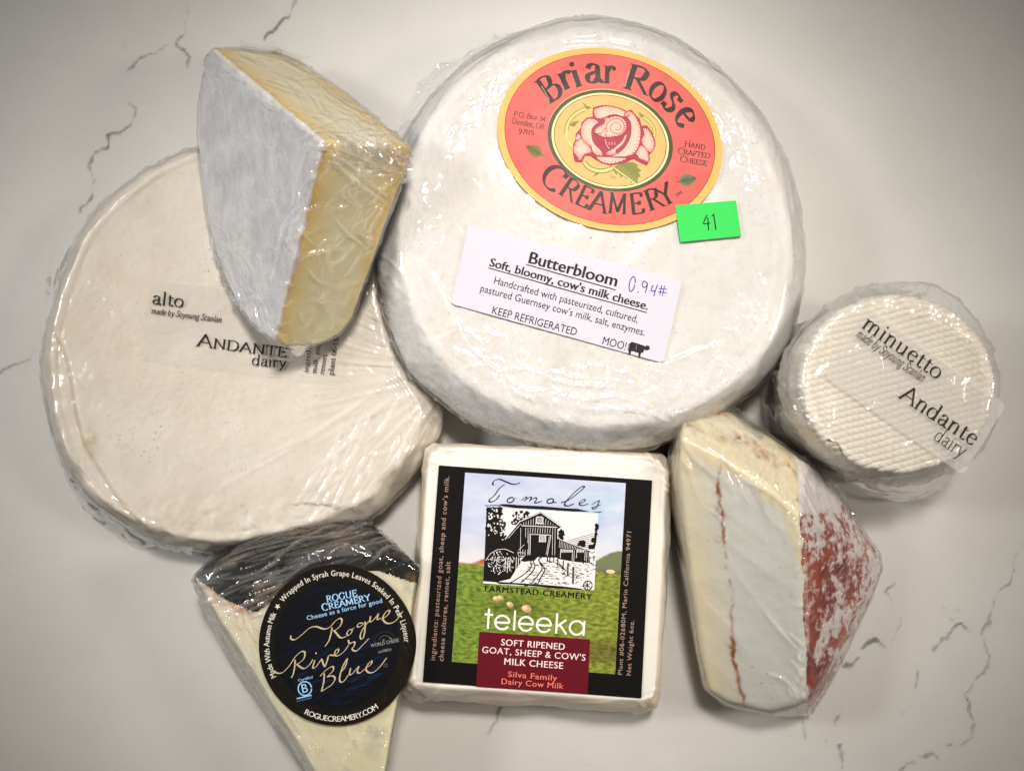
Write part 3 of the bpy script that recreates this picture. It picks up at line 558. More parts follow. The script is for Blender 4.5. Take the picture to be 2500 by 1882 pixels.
lumps += -0.0006 * np.exp(-(dc / 6) ** 2) * sstep(770, 850, p[:, 1]) * sstep(1330, 1260, p[:, 1]) * (1 - side) - 0.0007 * sstep(0, 40, dc) * outer * (1 - side) + 0.0004 * fan * fanw
rough_low = sstep(1150, 1290, p[:, 1]) * (p[:, 0] > 350); lumps += 0.0007 * rough_low * fbm(v * 110, 3)
spot = np.exp(-((p[:, 0] - 222) / 16) ** 2 - ((p[:, 1] - 1082) / 28) ** 2)
stain_shade = 0.9 * spot * (0.5 + 0.8 * np.clip(fbm(v * 350, 2) + 0.5, 0, 1)) + 0.35 * np.exp(-(dc / 4) ** 2) * sstep(770, 850, p[:, 1]) * sstep(1330, 1250, p[:, 1]) * (1 - side) + 0.30 * outer * (1 - side) * np.clip(fbm(v * 40 + 4, 3) * 0.6 + 0.3, 0, 1) + 0.10 * side + 0.12 * rough_low * np.clip(fbm(v * 60, 3) + .3, 0, 1)
cream_rind = mat_bloom('cream_rind', (0.70, 0.63, 0.54), (0.78, 0.725, 0.645), (0.36, 0.31, 0.25), 30, 0.35, None, 0.65, 0.7)
mesh('rind', v + n * lumps[:, None], f, cream_rind, low, {'stain_shade': np.clip(stain_shade, 0, 1), 'bare': 0.18 * np.clip(fbm(v * 26, 3) + .1, 0, 1) * sstep(0.0, 1.0, (500 - p[:, 0]) / 300)})
th = np.arctan2(v[:, 1] - mid.mean(0)[1], v[:, 0] - mid.mean(0)[0])
pleat = ridged(np.stack([th * 4, v[:, 2] * 110 + perlin(v * 40), th * 0 + 8], 1), 2) - 0.4
wv = v + n * (lumps * 0.8 + 0.00035 + side * (0.0006 + 0.0006 * pleat) + fan * 0.0005 * fanw + creases(v, p, strands(RS, D2([(640, 1050), (760, 940), (880, 850), (930, 900), (860, 1020), (760, 1080)]), 26, -55, 14, 60, 260, .05), 7, 0.0006) + creases(v, p, [D2(q) for q in ([(480, 1050), (640, 960), (800, 850), (880, 790)], [(560, 990), (700, 920), (850, 820)], [(640, 1040), (740, 960), (850, 850)], [(700, 1020), (770, 930), (840, 860)])], 8, 0.0005))[:, None]; wv[:, 2] = np.maximum(wv[:, 2], 0.0003)
film_soft = film_mat('cling_film_satin', 0, (0.5, 1, 1), 0.30, 80, 0.010, 0.028, 0.13)
mesh('plastic_wrap', wv, f, film_soft, low, {'haze': np.clip(side * 0.2 * (pleat + 0.3), 0, 0.3) + np.clip(fan * fanw * 0.22, 0, 0.3)})
sheet('wrap_fold', [(182, 590, 1.2), (165, 650, 1.3), (140, 720, 1.2)], [(166, 612, 0.6), (142, 655, 0.7), (128, 740, 0.5)], 60, 16, 0.0011, 21, film_loose, low, 0.22, 130)
sheet('wrap_fold', [(115, 840, 1.4), (122, 950, 1.5), (140, 1050, 1.4)], [(99, 850, 0.8), (103, 950, 0.7), (122, 1060, 0.6)], 90, 14, 0.0011, 22, film_loose, low, 0.25, 120)
sheet('wrap_fold', [(140, 1050, 1.4), (185, 1150, 1.4), (255, 1235, 1.3), (340, 1295, 1.2), (470, 1335, 1.2)], [(125, 1060, 0.5), (160, 1170, 0.3), (228, 1265, 0.2), (315, 1325, 0.2), (470, 1352, 0.3)], 160, 18, 0.0012, 23, film_loose, low, 0.25, 110)
TOPA = Plane((300, 600, 2.4), (900, 600, 2.4), (600, 1200, 2.4), 0.00016)

# ------------------------------------------------------------------ yellow bloomy wedge standing on its side
P0, P1, Bb, A0 = (788, 345, 8.4), (1000, 360, 6.3), (668, 832, 5.0), (522, 120, 3.9)
cutR, cutT, rindP = Plane(P0, P1, Bb), Plane(P0, P1, A0), Plane(P0, A0, Bb)
fr = rindP([(505, 138), (486, 250), (482, 330), (486, 420), (497, 510), (522, 612), (549, 680), (582, 746), (622, 797)])
c2 = cutR([(1003, 380), (971, 438), (938, 540), (913, 627), (887, 704), (862, 775), (826, 818), (778, 841), (700, 846)])
c1 = cutT([(600, 117), (686, 128), (732, 148), (850, 232), (930, 300)])
pts = np.vstack([U3([P0, P1, Bb, A0]), fr, c2, c1]); axis = pts[1] - pts[0]
back = fr + axis * 0.9; back[:, 2] = np.maximum(back[:, 2], 0.0262); pts = np.vstack([pts, back])
brie = thing('cheese_wedge', 'yellow soft cheese wedge with grey white rind, leaning on edge on the low cream wheel', 'cheese wedge', (*pts.mean(0)[:2], 0))
v, f = hull(pts, 0.00055, 10); n = vnorm(v, f); fc = v[f].mean(1); fn = n[f].mean(1); p = PX(v)
near = np.minimum(np.abs(cutR.dist(fc)), np.abs(cutT.dist(fc))) < 0.0016
edgew = 0.0012 * fbm(fc * 240, 3)
paste = near & (rindP.dist(fc) < -0.0013 + edgew) & (np.maximum(fn @ cutR.n, fn @ cutT.n) > 0.72)
dv = fbm(v * 60, 3) * 0.0003 + fbm(v * 330, 2) * 0.00005; v2 = v + n * dv[:, None]; n2 = vnorm(v2, f)
radial = np.linalg.norm(np.cross(v - pts[0], axis / np.linalg.norm(axis)), axis=1); Rm = 0.098
rimd = np.minimum(-rindP.dist(v), np.minimum(np.abs((v - pts[1]) @ rindP.n), np.maximum(Rm - radial, 0)))
rimd = np.minimum(rimd, 0.02)
brie_paste = mat_paste('yellow_paste', (0.94, 0.83, 0.56), (0.93, 0.65, 0.20), 40, (0.95, 0.88, 0.70))
subset('paste', v2, f, paste, brie_paste, brie, {'rim': np.exp(-np.maximum(rimd, 0) / 0.0066) * 1.1, 'rust': np.zeros(len(v))}, n2)
grey_rind = mat_bloom('grey_white_rind', (0.66, 0.65, 0.665), (0.86, 0.845, 0.845), (0.32, 0.30, 0.26), 95, 0.6, ((1, 0.3, 1), (0, 0, -1.2)), 0.9)
bare = 0.55 * np.exp(-np.minimum(np.abs(cutR.dist(v)), np.abs(cutT.dist(v))) / 0.0013) + 0.3 * np.exp(-np.linalg.norm(v - pts[0], axis=1) / 0.006)
subset('rind', v2, f, ~paste, grey_rind, brie, {'stain_shade': np.zeros(len(v)), 'bare': bare * np.clip(0.6 + fbm(v * 200, 2), 0, 1)}, n2)
fold = ridged(streak(v, math.radians(-35), 20, 75), 1) - 0.4; fold2 = ridged(streak(v + 3, math.radians(65), 18, 60), 1) - 0.4
zb = ZF(400, 50, 650 / 1273.)
bc = creases(v, p, [zb(q) for q in ([(700, 590), (670, 680), (640, 790), (630, 900)], [(720, 600), (690, 640), (655, 760), (650, 830)], [(640, 900), (600, 960), (570, 1060), (545, 1100)], [(590, 960), (560, 1090), (530, 1250)], [(770, 640), (860, 720), (960, 800), (1070, 880)], [(800, 640), (900, 700), (1000, 790), (1060, 830)], [(800, 600), (920, 650), (1080, 720)], [(810, 540), (930, 560), (1040, 620), (1110, 660)], [(900, 510), (940, 560), (1010, 560), (1150, 580)], [(800, 930), (870, 1010), (960, 1080)], [(640, 1130), (740, 1100), (900, 1080)], [(780, 1170), (850, 1130), (900, 1060)], [(690, 1340), (770, 1345), (860, 1350)], [(680, 1180), (730, 1240), (820, 1260)], [(960, 1100), (990, 960), (1050, 870)], [(370, 150), (450, 165), (560, 160)], [(250, 180), (330, 240), (460, 340)], [(410, 310), (500, 390), (640, 460)], [(220, 980), (245, 1080), (280, 1200), (340, 1320), (440, 1450)])], 5.5, 0.00075)
bc += creases(v, p, strands(RS, zb([(180, 950), (260, 900), (440, 1250), (540, 1420), (440, 1480), (300, 1280)]), 22, 58, 12, 25, 110), 5, 0.0006) + creases(v, p, strands(RS, zb([(230, 160), (330, 240), (700, 520), (640, 520), (300, 320), (190, 320)]), 18, 38, 15, 25, 90), 5, 0.0006) + creases(v, p, strands(RS, zb([(300, 160), (600, 160), (1100, 540), (800, 500)]), 26, 35, 14, 40, 180), 5, 0.0005)
bc += creases(v, p, strands(RS, zb([(640, 700), (1120, 760), (960, 1250), (840, 1500), (540, 1500)]), 34, -35, 40, 25, 110), 5, 0.0005) + creases(v, p, strands(RS, zb([(720, 540), (1170, 560), (1120, 760), (760, 660)]), 40, 25, 22, 40, 170), 5.5, 0.0008) + creases(v, p, strands(RS, zb([(350, 1300), (460, 1480), (560, 1560), (540, 1420), (430, 1280)]), 26, 40, 30, 15, 60), 5, 0.0007) + creases(v, p, strands(RS, zb([(590, 1000), (690, 640), (740, 640), (600, 1100)]), 16, -70, 12, 20, 60), 4.5, 0.0006)
onR = np.exp(-np.abs(cutR.dist(v)) / 0.002); tw = np.exp(-(np.linalg.norm(v - (pts[0] + axis * 0.75), axis=1) / 0.020) ** 2)
wv = v + n * (0.0009 + 0.00035 * fold * (0.3 + onR) + 0.0002 * fold2 + tw * 0.0013 * (ridged(v * 95, 2) - 0.4) + bc)[:, None]
film_crisp = film_mat('cling_film_crisp', math.radians(30), (0.5, 1.2, 1), 0.6, 95, 0.006, 0.075, 0.045)
mesh('plastic_wrap', wv, f, film_crisp, brie, {'haze': np.clip(0.04 * fold * onR + tw * 0.08 + bc * 420, 0, 0.42)})  # fold crests painted white with haze where they would reflect
sheet('wrap_fold', [(820, 330, 8.0), (880, 345, 7.6), (950, 352, 7.0), (1000, 362, 6.5)], [(825, 352, 8.1), (880, 372, 7.5), (950, 400, 6.8), (1004, 408, 6.3)], 110, 26, 0.0018, 31, film_loose, brie, 0.14, 150)
sheet('wrap_fold', [(985, 385, 6.4), (1000, 400, 6.2), (992, 430, 5.9)], [(1004, 402, 6.5), (1000, 436, 6.2), (978, 455, 5.9)], 40, 16, 0.0016, 33, film_loose, brie, 0.30, 200)
sheet('wrap_fold', [(690, 838, 4.3), (725, 842, 4.2), (760, 838, 4.1)], [(700, 846, 3.7), (726, 868, 3.6), (758, 846, 3.6)], 40, 14, 0.0006, 34, film_loose, brie, 0.12, 130)
sheet('wrap_fold', [(590, 116, 3.2), (680, 124, 3.0), (735, 148, 2.9)], [(585, 100, 2.3), (690, 115, 2.2), (760, 145, 2.2)], 70, 14, 0.0008, 35, film_loose, brie, 0.08, 120)

# ------------------------------------------------------------------ blue wedge under a dark leaf rind with the round label
T1, T2, T3 = (478, 1413, 3.9), (1018, 1388, 4.3), (868, 2010, 3.7)
topP = Plane(T1, T2, T3)
rim_t = topP([(478, 1413), (530, 1396), (640, 1372), (760, 1357), (880, 1350), (960, 1362), (1018, 1388), (1003, 1500), (980, 1620), (960, 1710), (938, 1890), (905, 2010), (850, 2010), (790, 1890), (720, 1776), (640, 1662), (560, 1546)])
lowp = U3([(476, 1412, 2.4), (506, 1490, 1.2), (569, 1610, .5), (641, 1717, .3), (704, 1796, .2), (768, 1882, .2), (845, 2010, .2), (522, 1363, .9), (610, 1312, .9), (704, 1272, 1.0), (760, 1250, 1.3), (848, 1246, 1.2), (890, 1272, 1.0), (959, 1335, 1.4), (1022, 1400, 2.6), (1010, 1500, 2.0), (905, 1990, .2), (960, 1700, .3)])
base = lowp.copy(); base[:, 2] = 0.001; cc = base.mean(0); base[:, :2] = cc[:2] + (base[:, :2] - cc[:2]) * 0.93
pts = np.vstack([rim_t, lowp, base])
blue = thing('cheese_wedge', 'blue cheese wedge with black leaf rind and a round black label, at the bottom edge', 'cheese wedge', (*pts.mean(0)[:2], 0))
v, f = hull(pts, 0.00055, 10); n = vnorm(v, f); p = PX(v)
edge = D2([(424, 1250), (470, 1285), (520, 1310), (555, 1323), (590, 1300), (640, 1262), (690, 1245), (760, 1232), (830, 1236), (905, 1262), (930, 1200), (820, 1080), (600, 1080), (400, 1200)])
q = p + 7 * np.stack([fbm(v * 120, 3), fbm(v * 120 + 5, 3)], 1); leafv = inpoly(q, edge) | ((n[:, 1] > 0.5) & (p[:, 1] < 1450)); leaf = leafv[f].mean(1) > 0.5
dv = fbm(v * 50, 3) * 0.0005 + leafv * (0.0006 * ridged(v * 90, 3)) + fbm(v * 300, 2) * 0.0001; v2 = v + n * dv[:, None]; n2 = vnorm(v2, f)
white = np.exp(-np.maximum(dpoly(p, edge[:9]), 0) / 55)
blue_paste = mat_paste('blue_paste', (0.80, 0.73, 0.51), (0.80, 0.70, 0.58), 40, (0.84, 0.79, 0.62), vein=(0.40, 0.43, 0.38))
brown = np.exp(-(dpoly(p, D2([(440, 1262), (480, 1295), (530, 1320)])) / 16) ** 2) * np.clip(0.5 + fbm(v * 200, 3), 0, 1)
subset('paste', v2, f, ~leaf, blue_paste, blue, {'rim': white, 'rust': np.clip(brown, 0, 0.8)}, n2)
subset('leaf_rind', v2, f, leaf, mat_leaf(), blue, {}, n2)
sA = math.radians(18); sk = ridged(np.concatenate([streak(v, sA, 10, 330)[:, :2], v[:, 2:] * 120], 1) + 0.35 * perlin(v * 60)[:, None], 3); sk2 = ridged(np.concatenate([streak(v, sA, 16, 620)[:, :2], v[:, 2:] * 220], 1), 2)
onleaf = np.exp(-np.maximum(p[:, 1] - (1475 - 0.16 * (p[:, 0] - 480)), 0) / 22)
bl = creases(v, p, strands(RS, [(490, 1415), (700, 1270), (860, 1260), (1000, 1360), (830, 1380), (640, 1500), (560, 1480)], 50, -22, 7, 60, 260, .05), 6, 0.0007) + creases(v, p, strands(RS, [(540, 1470), (640, 1500), (720, 1460), (640, 1640), (600, 1580)], 26, 65, 18, 25, 90), 5, 0.0006) + creases(v, p, strands(RS, [(480, 1440), (560, 1600), (760, 1870), (800, 1870), (640, 1600), (540, 1450)], 26, 58, 5, 80, 300, .04), 6, 0.0006) + creases(v, p, strands(RS, [(820, 1790), (960, 1720), (930, 1880), (850, 1880)], 14, -70, 30, 20, 90), 5, 0.0005)
outl = sstep(0.98, 1.06, np.hypot((p[:, 0] - 826) / 189, (p[:, 1] - 1570) / 195)); bl = bl * outl
wv = v + n * (0.0010 + bl + outl * onleaf * (0.0005 * (sk - .5) + 0.00015 * sk2) + outl * (1 - onleaf) * 0.00025 * (ridged(streak(v, math.radians(-60), 20, 110), 1) - .5))[:, None]; wv[:, 2] = np.maximum(wv[:, 2], 0.0003)
grey = onleaf * sstep(1440, 1330, p[:, 1] + 0.10 * (p[:, 0] - 480))
lsd = np.exp(-dpoly(p, [(480, 1420), (640, 1690), (760, 1870)]) / 26) * (n[:, 0] < 0.1)
film_streak = film_mat('cling_film_stretched', math.radians(18), (0.12, 1.6, 1), 0.4, 120, 0.003, 0.03, 0.055)
mesh('plastic_wrap', wv, f, film_streak, blue, {'haze': np.clip(bl * 300 + grey * 0.5 * 1.3 * np.clip(sk * 0.8 + sk2 * 0.4 - 1.0, 0, 0.9) + onleaf * 0.03 * np.clip(sk, 0, 1) + lsd * 0.22, 0, 0.62)})  # glare of folds and streaks over the leaf painted as white haze
sheet('wrap_fold', [(705, 1252, 1.8), (750, 1240, 2.0), (815, 1240, 2.1), (870, 1250, 1.9)], [(700, 1240, 2.4), (745, 1226, 2.7), (810, 1230, 2.7), (868, 1244, 2.3)], 70, 14, 0.0012, 41, film_loose, blue, 0.28, 180)
sheet('wrap_fold', [(685, 1432, 4.1), (735, 1390, 4.3), (800, 1364, 4.4), (850, 1356, 4.5), (910, 1358, 4.5)], [(700, 1405, 4.0), (750, 1355, 4.2), (800, 1332, 4.4), (850, 1326, 4.5), (905, 1335, 4.4)], 100, 26, 0.0022, 42, film_loose, blue, 0.08, 150)
TOPL = Plane(T1, T2, T3, 0.00008, bend=lambda q: -0.0045 * (np.clip(q[:, 0] - 972, 0, 80) / 45) ** 2)

# ------------------------------------------------------------------ square cheese in white paper
SQT = [(1048, 1112), (1062, 1098), (1110, 1090), (1240, 1094), (1350, 1099), (1480, 1105), (1570, 1110), (1605, 1120), (1624, 1142), (1628, 1180), (1624, 1300), (1616, 1450), (1608, 1600), (1602, 1690), (1590, 1708), (1550, 1714), (1420, 1706), (1300, 1698), (1150, 1688), (1030, 1678), (1006, 1668), (1003, 1640), (1012, 1520), (1024, 1400), (1034, 1250), (1042, 1150)]
SQM = [(1038, 1106), (1050, 1092), (1103, 1083), (1240, 1087), (1350, 1092), (1480, 1098), (1588, 1103), (1620, 1116), (1635, 1140), (1640, 1190), (1637, 1300), (1628, 1450), (1618, 1600), (1610, 1712), (1596, 1730), (1542, 1738), (1420, 1732), (1300, 1724), (1150, 1714), (1020, 1704), (985, 1688), (988, 1655), (999, 1520), (1012, 1400), (1024, 1250), (1032, 1150)]
rim = outline(SQT, 3.05); mid = outline(SQM, 1.7)
loops = [shrink(rim, 3, 3.2), rim, mid, shrink(mid, 0.5, 0.9), shrink(mid, 3.0, 0.05)]
block = thing('cheese_block', 'square cheese in white paper with a black bordered farm picture label', 'cheese block', (*mid.mean(0)[:2], 0))
v, f, tp = loft(loops, 760, 70, 12); n = vnorm(v, f); side = sstep(0.5, 1.4, tp); p = PX(v); c = mid.mean(0)
rad = np.maximum(np.abs(v[:, 0] - c[0]), np.abs(v[:, 1] - c[1])); corner = np.exp(-np.minimum.reduce([np.hypot(p[:, 0] - x, p[:, 1] - y) for x, y in ((1045, 1098), (1622, 1125), (1600, 1722), (995, 1690))]) / 38)
fold = ridged(v * 75, 2) - 0.5
pc = creases(v, p, strands(RS, [(1000, 1600), (1060, 1690), (1030, 1720), (980, 1690)], 8, -50, 30, 20, 60), 7, 0.0006) + creases(v, p, strands(RS, [(1540, 1740), (1610, 1660), (1620, 1710), (1600, 1740)], 8, 40, 30, 20, 60), 7, 0.0006) + creases(v, p, strands(RS, [(1560, 1100), (1640, 1130), (1640, 1230), (1610, 1150)], 10, 50, 25, 20, 70), 7, 0.0006) + creases(v, p, strands(RS, [(1030, 1180), (1045, 1090), (1130, 1085), (1060, 1130)], 8, -50, 25, 20, 60), 7, 0.0005) + creases(v, p, strands(RS, [(1030, 1690), (1560, 1725), (1560, 1738), (1020, 1705)], 14, 4, 6, 50, 260, .03), 5, 0.0004) + creases(v, p, strands(RS, [(1060, 1090), (1580, 1112), (1570, 1150), (1070, 1120)], 8, 4, 8, 40, 200, .03), 8, 0.00025)
dv = pc + 0.0003 * fbm(v * 40, 3) * (tp > 0.02) + 0.0010 * corner * fold + side * 0.0007 * fbm(v * 55, 3) - 0.0006 * side * np.exp(-((v[:, 2] - 0.014) / 0.0012) ** 2) * (0.5 + perlin(v * 25))
paper = mat_paper('waxed_paper', (0.72, 0.675, 0.605), (0.78, 0.75, 0.695), 0.5, 0.3, 0.05)
mesh('paper_wrap', v + n * dv[:, None], f, paper, block, {'tint': np.clip(sstep(0.4, 1.2, tp) * (0.25 + 0.5 * fbm(v * 28 + 2, 3)) + 0.22 * np.clip(fbm(v * 32 + 9, 3), 0, 1) * sstep(60, 20, np.minimum(np.abs(p[:, 0] - 1035), np.abs(p[:, 0] - 1610))), 0, 0.6)})
def paper_fold(A, B, seed): 
    o = sheet('paper_fold', A, B, 40, 14, 0.0004, seed, paper, block, 0, 60); return o
paper_fold([(1012, 1655, 2.9), (1022, 1690, 2.6), (1040, 1706, 2.2)], [(984, 1668, 1.4), (992, 1700, 1.0), (1030, 1718, 0.9)], 51)
paper_fold([(1540, 1722, 2.4), (1580, 1716, 2.7), (1604, 1690, 2.9)], [(1545, 1744, 1.0), (1592, 1734, 1.1), (1614, 1700, 1.5)], 52)
paper_fold([(1590, 1114, 3.0), (1618, 1128, 3.0), (1630, 1160, 2.9)], [(1604, 1102, 1.6), (1636, 1124, 1.6), (1646, 1164, 1.5)], 53)
TOPS = Plane((1100, 1150, 3.2), (1550, 1150, 3.2), (1300, 1650, 3.2), 0.00004)

# ------------------------------------------------------------------ wedge with the red washed rind
F1, R1, R2 = (1662, 1066, 4.5), (1952, 1255, 4.9), (1968, 1700, 3.3)
topW = Plane(F1, R1, R2); rindW = Plane(R1, R2, (2150, 1385, 0.5))
tops = topW([(1662, 1066), (1764, 1118), (1842, 1168), (1915, 1225), (1952, 1255), (1958, 1400), (1964, 1560), (1968, 1705), (1935, 1722), (1880, 1736), (1776, 1714), (1732, 1684), (1712, 1590), (1692, 1450), (1671, 1300), (1655, 1150)])
lowp = U3([(1672, 990, 2.8), (1727, 984, 2.6), (1784, 1003, 2.8), (1849, 1058, 3.2), (1924, 1112, 3.5), (1969, 1128, 3.2), (1640, 1110, 2.8), (1638, 1190, 2.3), (1652, 1300, 1.9), (1672, 1410, 1.6), (1697, 1575, 1.2), (1717, 1680, 1.0), (1766, 1718, 1.2), (1879, 1746, 1.4), (1940, 1728, 1.6), (1970, 1742, 1.0)])
rb = U3([(2024, 1176, 1.5), (2098, 1294, .8), (2144, 1348, .6), (2155, 1383, .5), (2128, 1458, .4), (2078, 1548, .4), (2038, 1648, .4), (2000, 1712, .4), (1975, 1740, .6)])
allb = np.vstack([lowp, rb]); base = allb.copy(); base[:, 2] = 0.001; cc = base.mean(0); base[:, :2] = cc[:2] + (base[:, :2] - cc[:2]) * 0.95
pts = np.vstack([tops, lowp, rb, base])
wash = thing('cheese_wedge', 'pale cheese wedge with mottled red rind and a rust line, beside the square package', 'cheese wedge', (*pts.mean(0)[:2], 0))
v, f = hull(pts, 0.00055, 45); n = vnorm(v, f); p = PX(v)
rline = np.array([(1949, 1200), (1955, 1260), (1958, 1400), (1966, 1560), (1968, 1760)])
xr = np.interp(p[:, 1], rline[:, 1], rline[:, 0]) + 7 * fbm(v * 90, 4)
toprind = inpoly(p + 6 * np.stack([fbm(v * 110, 3), fbm(v * 110 + 5, 3)], 1), [(1640, 1060), (1690, 1022), (1760, 1030), (1800, 1062), (1880, 1130), (1920, 1145), (1950, 1200), (1952, 1250), (2060, 1250), (2000, 1080), (1800, 960), (1640, 950)])
redv = (p[:, 0] > xr) & (n[:, 0] > 0.22); red = redv[f].mean(1) > 0.5
dv = fbm(v * 45, 3) * 0.0005 + redv * 0.0006 * fbm(v * 160, 3) + fbm(v * 300, 2) * 0.00008; v2 = v + n * dv[:, None]; n2 = vnorm(v2, f)
zw = ZF(1600, 950, .4983); rl = zw([(320, 330), (312, 460), (330, 640), (338, 800), (350, 860), (378, 1000), (375, 1170), (382, 1300), (400, 1420), (425, 1480), (440, 1560)])
dr, wt = dpoly(p + 7 * np.stack([fbm(v * 260, 3), fbm(v * 260 + 5, 3)], 1), rl, [.4, .8, 1.3, 1.2, .8, .6, .7, 1.2, .9, .8, .8])
rust = np.clip(wt * np.exp(-(dr / (4 + 4 * np.clip(fbm(v * 70 + 3, 2), -.5, 1))) ** 2) * np.clip(0.62 + 1.7 * fbm(v * 190, 3), 0, 1.3), 0, 1)
for (x, y, r) in ((472, 1360, 5), (520, 1437, 4), (572, 1438, 4), (570, 1512, 5), (548, 1390, 3), (670, 1010, 6), (690, 1195, 4), (632, 748, 5), (255, 742, 5), (445, 1137, 3), (660, 1020, 4), (318, 740, 12), (320, 600, 13), (378, 1260, 12), (175, 178, 15), (300, 105, 20), (260, 120, 14), (335, 235, 12), (425, 245, 16), (510, 300, 18), (530, 325, 16), (575, 352, 17), (652, 388, 16), (685, 425, 12), (700, 540, 9), (230, 90, 12)):
    c = zw([(x, y)])[0]; dd = p - c; dd = dd + 0.35 * r * np.stack([fbm(v * 240, 2), fbm(v * 240 + 7, 2)], 1); rust = np.maximum(rust, np.exp(-((dd[:, 0] * .8 + dd[:, 1] * .6) ** 2 * (.35 if r > 11 else 1) + (-dd[:, 0] * .6 + dd[:, 1] * .8) ** 2 * (1.6 if r > 11 else 1)) / (r * (.85 if r > 11 else .5)) ** 2) * np.clip(.55 + fbm(v * 420, 2), 0, 1))
cl_ = np.array([(1630, 1072), (1665, 1098), (1764, 1150), (1840, 1192), (1905, 1250), (1940, 1340), (1960, 1420)]); cream = sstep(16, -16, p[:, 1] - np.interp(p[:, 0], cl_[:, 0], cl_[:, 1]) + 14 * fbm(v * 70, 3))
rimw = np.maximum(np.maximum(cream * 0.9, 0.85 * sstep(1775, 1655, p[:, 0] - 0.13 * (p[:, 1] - 1100))), 0.45 * np.exp(-np.abs(p[:, 0] - xr) / 10))
wash_paste = mat_paste('pale_paste', (0.78, 0.77, 0.71), (0.86, 0.76, 0.53), 30, (0.81, 0.79, 0.73), hole=(0.5, 0.5, 0.45))
wash_paste.node_tree.nodes['Principled BSDF'].inputs['Roughness'].default_value = 0.36
subset('paste', v2, f, ~red, wash_paste, wash, {'rim': rimw, 'rust': rust}, n2)
subset('washed_rind', v2, f, red, mat_washed(), wash, {'rim': np.clip(np.exp(-np.abs(p[:, 0] - xr) / 40) + sstep(1600, 1740, p[:, 1]) - 3.5 * (toprind | (p[:, 1] < 1235 + 40 * fbm(v * 60, 2))), -3, 1)}, n2)
fold = ridged(streak(v, math.radians(-50), 18, 75), 1) - 0.4; upper = np.exp(-np.maximum(p[:, 1] - (1110 + 0.45 * (p[:, 0] - 1660)), 0) / 40)
wc = creases(v, p, strands(RS, zw([(110, 140), (300, 330), (690, 580), (700, 440), (480, 220), (250, 80)]), 46, 60, 25, 20, 110), 5.5, 0.0008) + creases(v, p, [zw(q) for q in ([(130, 230), (250, 290), (330, 340), (400, 390)], [(450, 450), (540, 490), (610, 540), (650, 580)], [(690, 640), (720, 800), (725, 1000), (735, 1200), (720, 1350)], [(700, 560), (760, 600), (800, 700)], [(560, 1390), (640, 1420), (700, 1500)], [(550, 1100), (620, 1180), (690, 1260)], [(280, 590), (330, 640), (350, 760)], [(800, 740), (760, 800), (740, 850)], [(900, 690), (920, 740)], [(980, 700), (1060, 780), (1100, 830)])], 5.5, 0.0007)
wc += creases(v, p, strands(RS, zw([(700, 560), (1000, 690), (1100, 820), (900, 1350), (740, 1560)]), 40, -40, 35, 15, 80), 5, 0.0005) + creases(v, p, strands(RS, zw([(680, 1250), (740, 1250), (760, 1590), (660, 1560)]), 18, 75, 20, 20, 80), 5, 0.0006)
wv = v + n * (0.0009 + wc + 0.00010 * fold + upper * 0.0005 * (ridged(streak(v, math.radians(-75), 30, 120), 2) - .4))[:, None]; wv[:, 2] = np.maximum(wv[:, 2], 0.0003)
mesh('plastic_wrap', wv, f, film_crisp, wash, {'haze': np.clip(wc * 330 + upper * 0.03 + 0.03 * np.exp(-np.abs(p[:, 0] - xr) / 12), 0, 0.3)})  # haze on the folds is painted highlight
sheet('wrap_fold', [(1925, 1115, 3.6), (1985, 1200, 3.3), (2030, 1255, 2.6), (2095, 1300, 1.6)], [(1965, 1112, 2.8), (2020, 1165, 2.1), (2065, 1215, 1.3), (2118, 1300, .6)], 110, 24, 0.0012, 61, film_loose, wash, 0.20, 110)
sheet('wrap_fold', [(1668, 1000, 3.2), (1725, 990, 3.1), (1790, 1010, 3.2), (1860, 1070, 3.6)], [(1664, 984, 2.4), (1726, 972, 2.3), (1802, 996, 2.3), (1880, 1062, 2.6)], 90, 14, 0.0010, 62, film_loose, wash, 0.12, 130)
sheet('wrap_fold', [(1935, 1710, 2.6), (1965, 1690, 2.8)], [(1945, 1745, .8), (1985, 1748, .4)], 30, 16, 0.0008, 63, film_loose, wash, 0.15, 150)

# ------------------------------------------------------------------ small tall cheese with the basket weave
MT = ell(2187, 938, 236, 214, 30, 8)
rim = outline(MT, 4.85); mid = shrink(rim, -1.5, 3.8)
loops = [shrink(rim, 4, 5.0), rim, mid, shrink(rim, -1.0, 1.2), shrink(rim, 3, 0.08)]
mini = thing('round_cheese', 'small tall cheese round with basket weave top and a clear printed strip, at far right', 'cheese round', (*mid.mean(0)[:2], 0))
v, f, tp = loft(loops, 520, 130, 26); n = vnorm(v, f); side = sstep(0.7, 1.6, tp); p = PX(v)
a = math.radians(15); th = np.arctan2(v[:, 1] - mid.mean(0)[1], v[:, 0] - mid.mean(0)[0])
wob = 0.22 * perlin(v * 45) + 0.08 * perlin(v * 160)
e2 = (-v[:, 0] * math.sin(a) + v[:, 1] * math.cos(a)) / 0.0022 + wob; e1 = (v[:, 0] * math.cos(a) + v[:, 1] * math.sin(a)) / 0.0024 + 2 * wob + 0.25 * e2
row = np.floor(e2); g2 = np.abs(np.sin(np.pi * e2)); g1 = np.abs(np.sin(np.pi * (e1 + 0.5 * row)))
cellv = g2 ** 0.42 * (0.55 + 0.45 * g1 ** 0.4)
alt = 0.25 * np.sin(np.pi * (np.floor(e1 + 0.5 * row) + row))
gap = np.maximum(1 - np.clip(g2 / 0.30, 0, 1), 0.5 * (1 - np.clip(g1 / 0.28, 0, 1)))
dent = inpoly(p + 5 * np.stack([perlin(v * 100), perlin(v * 100 + 4)], 1), [(2018, 1070), (2045, 1078), (2062, 1110), (2110, 1150), (2060, 1150), (2030, 1110)])
